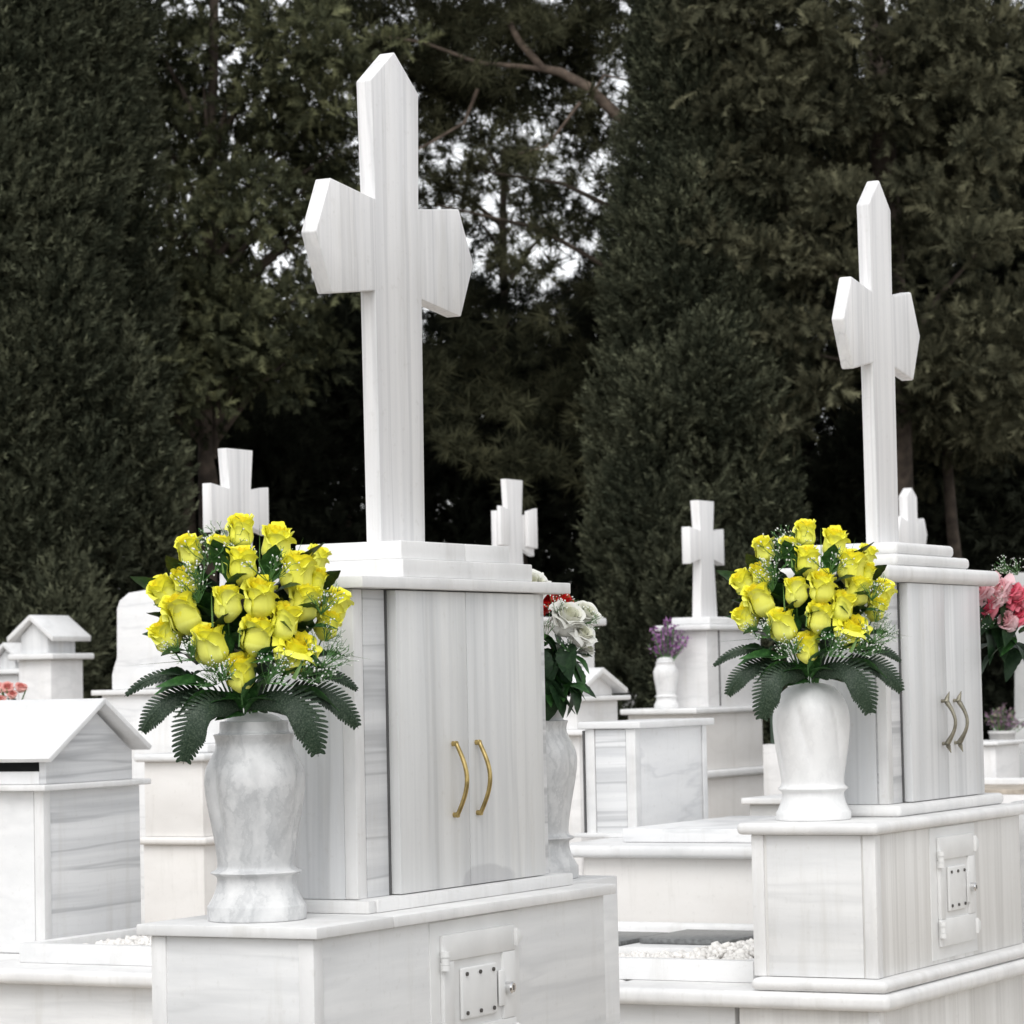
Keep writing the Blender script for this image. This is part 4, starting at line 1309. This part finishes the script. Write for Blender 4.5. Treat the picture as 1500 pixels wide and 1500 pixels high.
def foliage(lobes, kind, dens, size, rg, up=.6, droop=0.0, fill=.25, back=.35, top=-1.0):
    """lobes: (cx,cy,cz, rx,ry,rz). Sprays cover each lobe's shell, some fill it."""
    tmpl = spray_templates(kind, 8, rg)
    P, D, S, T = [], [], [], []
    for (cx, cy, cz, rx, ry, rz) in lobes:
        area = 4 * math.pi * ((rx * ry) ** 1.6 / 3 + (rx * rz) ** 1.6 / 3 + (ry * rz) ** 1.6 / 3) ** (1 / 1.6)
        n = max(6, int(area * dens))
        q = rg.normal(size=(n, 3)); q /= np.linalg.norm(q, axis=1, keepdims=True)
        keep = ((q[:, 1] < .35) | (rg.random(n) < back)) & ((q[:, 2] > top) | (rg.random(n) < .12))
        q = q[keep]; n = len(q)
        rr = np.where(rg.random(n) < fill, rg.uniform(.35, .9, n), rg.uniform(.82, 1.08, n))
        R = np.array([rx, ry, rz])
        P.append(np.array([cx, cy, cz]) + q * R * rr[:, None])
        d = q / R; d /= np.linalg.norm(d, axis=1, keepdims=True)
        d = d + np.array([0, 0, up]) + rg.normal(size=(n, 3)) * .30
        d[:, 2] -= droop * (1 - np.abs(q[:, 2]))
        D.append(d)
        S.append(size * rg.uniform(.7, 1.3, n))
        lt = rg.uniform(-.30, .26)
        T.append(np.clip(.42 + lt + rg.normal(0, .16, n), 0, 1))
    P = np.concatenate(P); D = np.concatenate(D); S = np.concatenate(S); T = np.concatenate(T)
    F = frames(D, rg)
    k = rg.integers(0, len(tmpl), len(P))
    out = np.einsum('nij,nltj->nlti', F, tmpl[k]) * S[:, None, None, None] + P[:, None, None, :]
    nl = out.shape[1]
    tint = np.repeat(T, nl) + np.tile(np.linspace(-.10, .16, nl), len(T))
    return out.reshape(-1, 3, 3), np.clip(tint, 0, 1)


def tree(name, label, cat_group, P, lobes, kind, dens, size, mat, trunk_h, trunk_r, limbs=(), seed=0, **kw):
    rg = np.random.default_rng(seed)
    t = thing(name, label, 'tree', P, 0, cat_group)
    rel = [(l[0] - P[0], l[1] - P[1], l[2]) + tuple(l[3:]) for l in lobes]
    v, tn = foliage(rel, kind, dens, size, rg, **kw)
    link('crown', np_mesh('crown', v, 3, tn), M[mat], t)
    m = MB()
    pts, rs = [], []
    for i in range(9):
        q = i / 8
        pts.append((.08 * math.sin(q * 5 + seed), .06 * math.cos(q * 4 + seed), trunk_h * q)); rs.append(trunk_r * (1 - .8 * q) + .01)
    m.tube(pts, rs, 12)
    for (x0, y0, z0, x1, y1, z1, r) in limbs:
        p0 = Vector((x0 - P[0], y0 - P[1], z0)); p1 = Vector((x1 - P[0], y1 - P[1], z1))
        mid = p0.lerp(p1, .5) + Vector((0, 0, (p1 - p0).length * .08))
        m.tube([p0, p0.lerp(mid, .5), mid, mid.lerp(p1, .5), p1], [r, r * .85, r * .7, r * .5, r * .25], 8)
    m.build('trunk', M['bark'], t, 60)
    return t


def px_lobe(px, py, Y, r, ax=1.0, az=.8):
    p = at(px, py, Y); k = Y / FPX
    return (p.x, p.y, p.z, r * k * ax, r * k * .8, r * k * az)


TG = 'dark evergreens behind the graves'


def column_lobes(px, Y, wfun, ztop, rg, n, rlo, rhi, el=1.5):
    c = at(px, 900, Y)
    L = []
    for i in range(n):
        z = rg.uniform(.1, 1) ** .9 * ztop
        R = wfun(z)
        th = rg.uniform(math.pi * .88, math.pi * 2.12) if rg.random() < .85 else rg.uniform(0, math.pi)
        f = math.sqrt(rg.uniform(.62, 1))
        r = rg.uniform(rlo, rhi)
        L.append((c.x + R * f * math.cos(th), c.y + R * f * math.sin(th), z, r, r, r * el))
    # inner mass
    for z in np.arange(.4, ztop, .45):
        R = wfun(z) * .62
        L.append((c.x, c.y, z, R, R, .5))
    return c, L


# tall column cypress, left edge
rg = np.random.default_rng(1)
c, L = column_lobes(10, 27.5, lambda z: 1.55 - .075 * z if z < 11 else .5, 11.5, rg, 330, .16, .36, 2.1)
tree('cypress_tree', 'dense columnar cypress filling the left edge of the picture', TG, (c.x, c.y, 0), L, 'plume', 150, .20, 'cypress', 10, .2, seed=1, up=1.0, fill=.15, back=.12)
# column cypress right of centre
rg = np.random.default_rng(2)
c, L = column_lobes(1022, 29.3, lambda z: min(.76, .10 + .17 * (8.2 - z)) if z < 8.2 else .08, 8.0, rg, 230, .13, .28, 2.0)
tree('cypress_tree', 'slim columnar cypress right of the centre, between the sky gaps and the second cross', TG, (c.x, c.y, 0), L, 'plume', 170, .18, 'cypress', 8.5, .16, seed=2, up=1.1, fill=.15, back=.12)

# light-tipped conifer left of the near cross
P_ = at(315, 700, 29)
spots = [(420, 60, 62), (335, 25, 55), (225, 60, 40), (480, 120, 60), (205, 170, 42), (265, 215, 52), (335, 225, 50), (425, 185, 66), (490, 225, 60), (185, 320, 48), (255, 305, 50), (235, 400, 55), (310, 385, 62), (385, 360, 60), (450, 330, 55),
         (180, 470, 62), (155, 545, 52), (250, 470, 70), (245, 550, 60), (330, 460, 72), (325, 540, 62), (400, 490, 64), (435, 520, 46), (385, 560, 44), (290, 590, 42), (200, 600, 40), (520, 310, 50), (290, 250, 50), (320, 320, 50), (360, 420, 56), (285, 430, 52), (300, 510, 60), (370, 510, 50), (350, 170, 50), (200, 110, 44), (240, 160, 44), (390, 150, 50), (440, 90, 50), (470, 180, 50), (380, 280, 50), (460, 270, 50), (290, 70, 46), (370, 70, 46), (480, 40, 46), (300, 130, 44), (380, 110, 40), (460, 420, 50)]
rg = np.random.default_rng(3)
L = []
for (x, y, r) in spots:
    Y = 29 + rg.uniform(-1.1, .6)
    L.append(px_lobe(x, y, Y, r * .8, 1.05, .6))
    for _ in range(11):
        L.append(px_lobe(x + rg.normal(0, r * .7), y + rg.normal(0, r * .5), Y - .1 + rg.normal(0, .3), r * rg.uniform(.28, .5), 1.2, .6))
for k in range(26):                      # upper crown, above the frame
    L.append(px_lobe(315 + rg.normal(0, 120), -80 - rg.uniform(0, 500), 29 + rg.normal(0, .7), 75, 1.1, .6))
lim = [(P_.x, P_.y, at(x, y + 60, 29).z * .9, at(x, y, 29).x, P_.y - .1, at(x, y, 29).z, .035) for (x, y, r) in spots[::2]]
tree('conifer_tree', 'light-tipped conifer with layered drooping boughs, left of the tallest cross', TG, (P_.x, P_.y, 0), L, 'fan', 190, .18, 'conifer', 9.5, .09, lim, seed=3, up=.05, droop=.55, fill=.15, top=-.25)

# airy pine with the bare branch, top centre
P_ = at(985, 700, 30.5)
rg = np.random.default_rng(4)
spots = [(520, 20, 50), (575, 55, 60), (640, 30, 60), (700, 20, 55), (640, 95, 62), (705, 100, 60), (590, 120, 45), (680, 150, 50), (760, 20, 50), (820, 40, 55), (880, 20, 55), (930, 70, 55), (860, 110, 50), (790, 140, 45), (900, 160, 50), (740, 165, 36), (540, 90, 50), (610, 10, 50), (670, 60, 55), (740, 60, 50), (790, 70, 46), (850, 75, 50), (910, 30, 50), (830, 175, 40), (870, 205, 36), (590, 170, 36),
         (630, 210, 40), (640, 270, 34), (770, 215, 44), (830, 250, 44), (890, 270, 44), (800, 290, 40), (750, 260, 34), (900, 330, 40), (640, 340, 30), (770, 330, 28), (850, 340, 30), (800, 400, 26), (730, 380, 20), (870, 430, 22),
         (690, 450, 34), (790, 470, 28), (660, 520, 50), (850, 510, 34), (740, 500, 40), (670, 130, 44), (730, 110, 40), (640, 170, 40), (660, 215, 34), (700, 235, 22), (690, 290, 30), (630, 300, 36), (810, 340, 24), (900, 390, 36), (760, 390, 22),
         (720, 560, 55), (780, 600, 60), (840, 590, 55), (690, 620, 50), (880, 640, 50), (760, 680, 50), (830, 690, 50), (640, 590, 40)]
L = []
for (x, y, r) in spots:
    Y = 30.5 + rg.uniform(-.8, .8)
    for _ in range(6 if y > 200 else 10):
        L.append(px_lobe(x + rg.normal(0, r * .55), y + rg.normal(0, r * .4), Y + rg.normal(0, .3), r * rg.uniform(.25, .5), 1.15, .65))
for k in range(26):
    L.append(px_lobe(760 + rg.normal(0, 170), -80 - rg.uniform(0, 420), 30.5 + rg.normal(0, .8), 70, 1.1, .6))
def lm(x0, y0, x1, y1, r, Y=30.0):
    a, b = at(x0, y0, Y), at(x1, y1, Y); return (a.x, a.y, a.z, b.x, b.y, b.z, r)
pine = tree('pine_tree', 'airy dark pine with a bare reddish branch and bright sky gaps, top centre', TG, (P_.x, P_.y, 0), L, 'tuft', 105, .17, 'pine', 9, .2, [lm(950, 330, 700, 250, .03), lm(940, 420, 640, 300, .03)], seed=4, up=.25, fill=.4, back=.8)
def br(pts, r0, r1, Y=29.6):
    P3 = [at(x, y, Y) - Vector((P_.x, P_.y, 0)) for x, y in pts]
    n = len(P3)
    MB().tube(P3, [r0 + (r1 - r0) * i / (n - 1) for i in range(n)], 8).build('branch', M['branchbark'], pine, 60)
br([(990, 225), (945, 200), (900, 165), (862, 128), (820, 105), (795, 100), (760, 60), (745, 30)], .07, .03)
br([(820, 105), (770, 98), (700, 92), (620, 62), (540, 50)], .03, .012)
br([(870, 135), (885, 110), (930, 120)], .018, .008)
br([(850, 150), (820, 190), (800, 215), (760, 225)], .018, .008)
br([(700, 130), (680, 180), (620, 215), (560, 235)], .02, .008)

# big brownish conifer behind the second cross
P_ = at(1300, 700, 30)
rg = np.random.default_rng(6)
L = []
for k in range(40):
    x, y = rg.uniform(1030, 1530), rg.uniform(-60, 640)
    if x < 1080 and y > 420: continue
    Y = 30.2 + rg.normal(0, .5)
    r = rg.uniform(40, 75) * (1.0 if y < 560 else .8)
    L.append(px_lobe(x, y, Y, r, 1.1, .62))
    for _ in range(3):
        L.append(px_lobe(x + rg.normal(0, r * .7), y + rg.normal(0, r * .5), Y - rg.uniform(0, .3), r * rg.uniform(.3, .5), 1.2, .6))
for (x, y, r) in ((1060, 40, 60), (1090, -10, 60), (1130, 10, 60), (1180, 0, 60), (1100, 20, 60), (1130, 90, 60), (1200, 60, 60), (1290, 40, 60), (1370, 60, 60), (1450, 50, 60), (1050, 150, 55), (1140, 190, 65), (1225, 160, 70), (1340, 130, 70), (1440, 190, 60), (1080, 260, 55), (1170, 300, 60), (1400, 300, 60), (1430, 360, 60), (1130, 380, 55), (1210, 400, 50), (1400, 440, 55), (1450, 520, 65), (1160, 480, 50), (1080, 340, 45), (1390, 540, 55), (1180, 560, 45), (1480, 600, 55)):
    for q_ in range(7):
        L.append(px_lobe(x + rg.normal(0, r * .62), y + rg.normal(0, r * .34), 28.75 + rg.normal(0, .25), r * rg.uniform(.35, .6), 1.25, .55))
for k in range(50):
    L.append(px_lobe(1290 + rg.normal(0, 180), -100 - rg.uniform(0, 600), 30 + rg.normal(0, .9), 85, 1.1, .7))
lim = [lm(1300, 560, x, y, .035, 29.6) for (x, y) in ((1100, 420), (1200, 520), (1420, 500), (1150, 300), (1450, 350))]
tree('conifer_tree', 'broad brownish conifer with heavy clumped boughs behind the second cross', TG, (P_.x, P_.y, 0), L, 'fan', 210, .19, 'cedar', 11, .22, lim, seed=6, up=.05, droop=.55, fill=.10, top=-.25)
# pale trunk of a neighbour under it
p = at(1405, 900, 31)
rg = np.random.default_rng(7)
L = [px_lobe(1405 + rg.normal(0, 60), 560 + rg.normal(0, 60), 31 + rg.normal(0, .4), 45, 1.1, .7) for _ in range(26)]
tree('conifer_tree', 'slender conifer with a bare lower trunk, right of the second cross', TG, (p.x, p.y, 0), L, 'fan', 150, .17, 'cedar', 4.6, .10, seed=7, up=.1, droop=.4)

# darker evergreens further back
for i, (px, Y, topy, wpx) in enumerate(((-60, 33, 120, 150), (110, 34, 330, 150), (330, 34.5, 520, 160), (520, 34, 470, 150), (690, 35, 520, 140), (850, 34.5, 545, 140), (1010, 35, 330, 130), (1180, 34, 60, 170), (1400, 34.5, 40, 170), (1570, 33, 60, 150), (1345, 33, 600, 150))):
    rg = np.random.default_rng(30 + i)
    p = at(px, 980, Y)
    L = []
    for k in range(210 if i in (7, 8, 9) else 150):
        y = rg.uniform(topy, 1120)
        tp = max(.25, min(1, (y - topy) / 220 + .25))
        L.append(px_lobe(px + rg.uniform(-1, 1) * wpx * tp, y, Y + rg.normal(0, .35), rg.uniform(26, 60), 1.1, .9))
    lb = ['dark evergreen at the far left, behind the columnar cypress', 'dark evergreen behind the left cypress, reaching mid height', 'low dark evergreen behind the light-tipped conifer', 'low dark evergreen directly behind the tallest cross', 'low dark evergreen under the middle sky gap',
          'low dark evergreen left of the slim cypress', 'dark evergreen close behind the slim columnar cypress', 'tall dark evergreen behind the brownish conifer, left of the second cross', 'tall dark evergreen behind the second cross, at its right', 'dark evergreen at the far right edge, behind the rest', 'low dark evergreen behind the bare trunk, right of the second cross'][i]
    tree('evergreen_tree', lb, TG, (p.x, p.y, 0), L, 'fan', 80 if i in (6, 7, 8, 9) else 50, .28, 'wood', at(px, topy, Y).z * .9, .14, seed=30 + i, up=.3, fill=.35, back=.4)
# silhouetted thin tops between left conifer and pine
for i, (px, Y, spots) in enumerate(((270, 33, [(190, 40), (250, 20), (310, 70), (380, 20), (440, 30), (210, 120), (290, 170), (240, 250), (170, 250), (390, 250), (470, 290), (420, 270), (330, 280), (300, 330), (520, 200), (510, 270)]),
                                    (760, 34, [(620, 260), (650, 380), (700, 320), (760, 250), (810, 330), (870, 300), (840, 420), (720, 420), (800, 460), (900, 420), (660, 460), (880, 200), (700, 200)]))):
    rg = np.random.default_rng(50 + i)
    p = at(px, 980, Y)
    L = []
    for (x, y) in spots:
        for _ in range(5):
            L.append(px_lobe(x + rg.normal(0, 26), y + rg.normal(0, 22), Y + rg.normal(0, .5), rg.uniform(10, 26), 1.1, .8))
    for _ in range(40):
        L.append(px_lobe(px + rg.normal(0, 90), rg.uniform(420, 700), Y + rg.normal(0, .5), 40, 1.1, .8))
    lim = [(p.x, p.y, at(px, y + 80, Y).z, at(x, y, Y).x, p.y, at(x, y, Y).z, .03) for (x, y) in spots[::2]]
    tree('evergreen_tree', ['thin see-through evergreen behind the light-tipped conifer, with sky specks', 'thin see-through evergreen behind the pine, between the two large crosses'][i], TG, (p.x, p.y, 0), L, 'tuft', 120, .15, 'wood', 7.2, .1, lim, seed=50 + i, up=.2, fill=.4, back=.8)
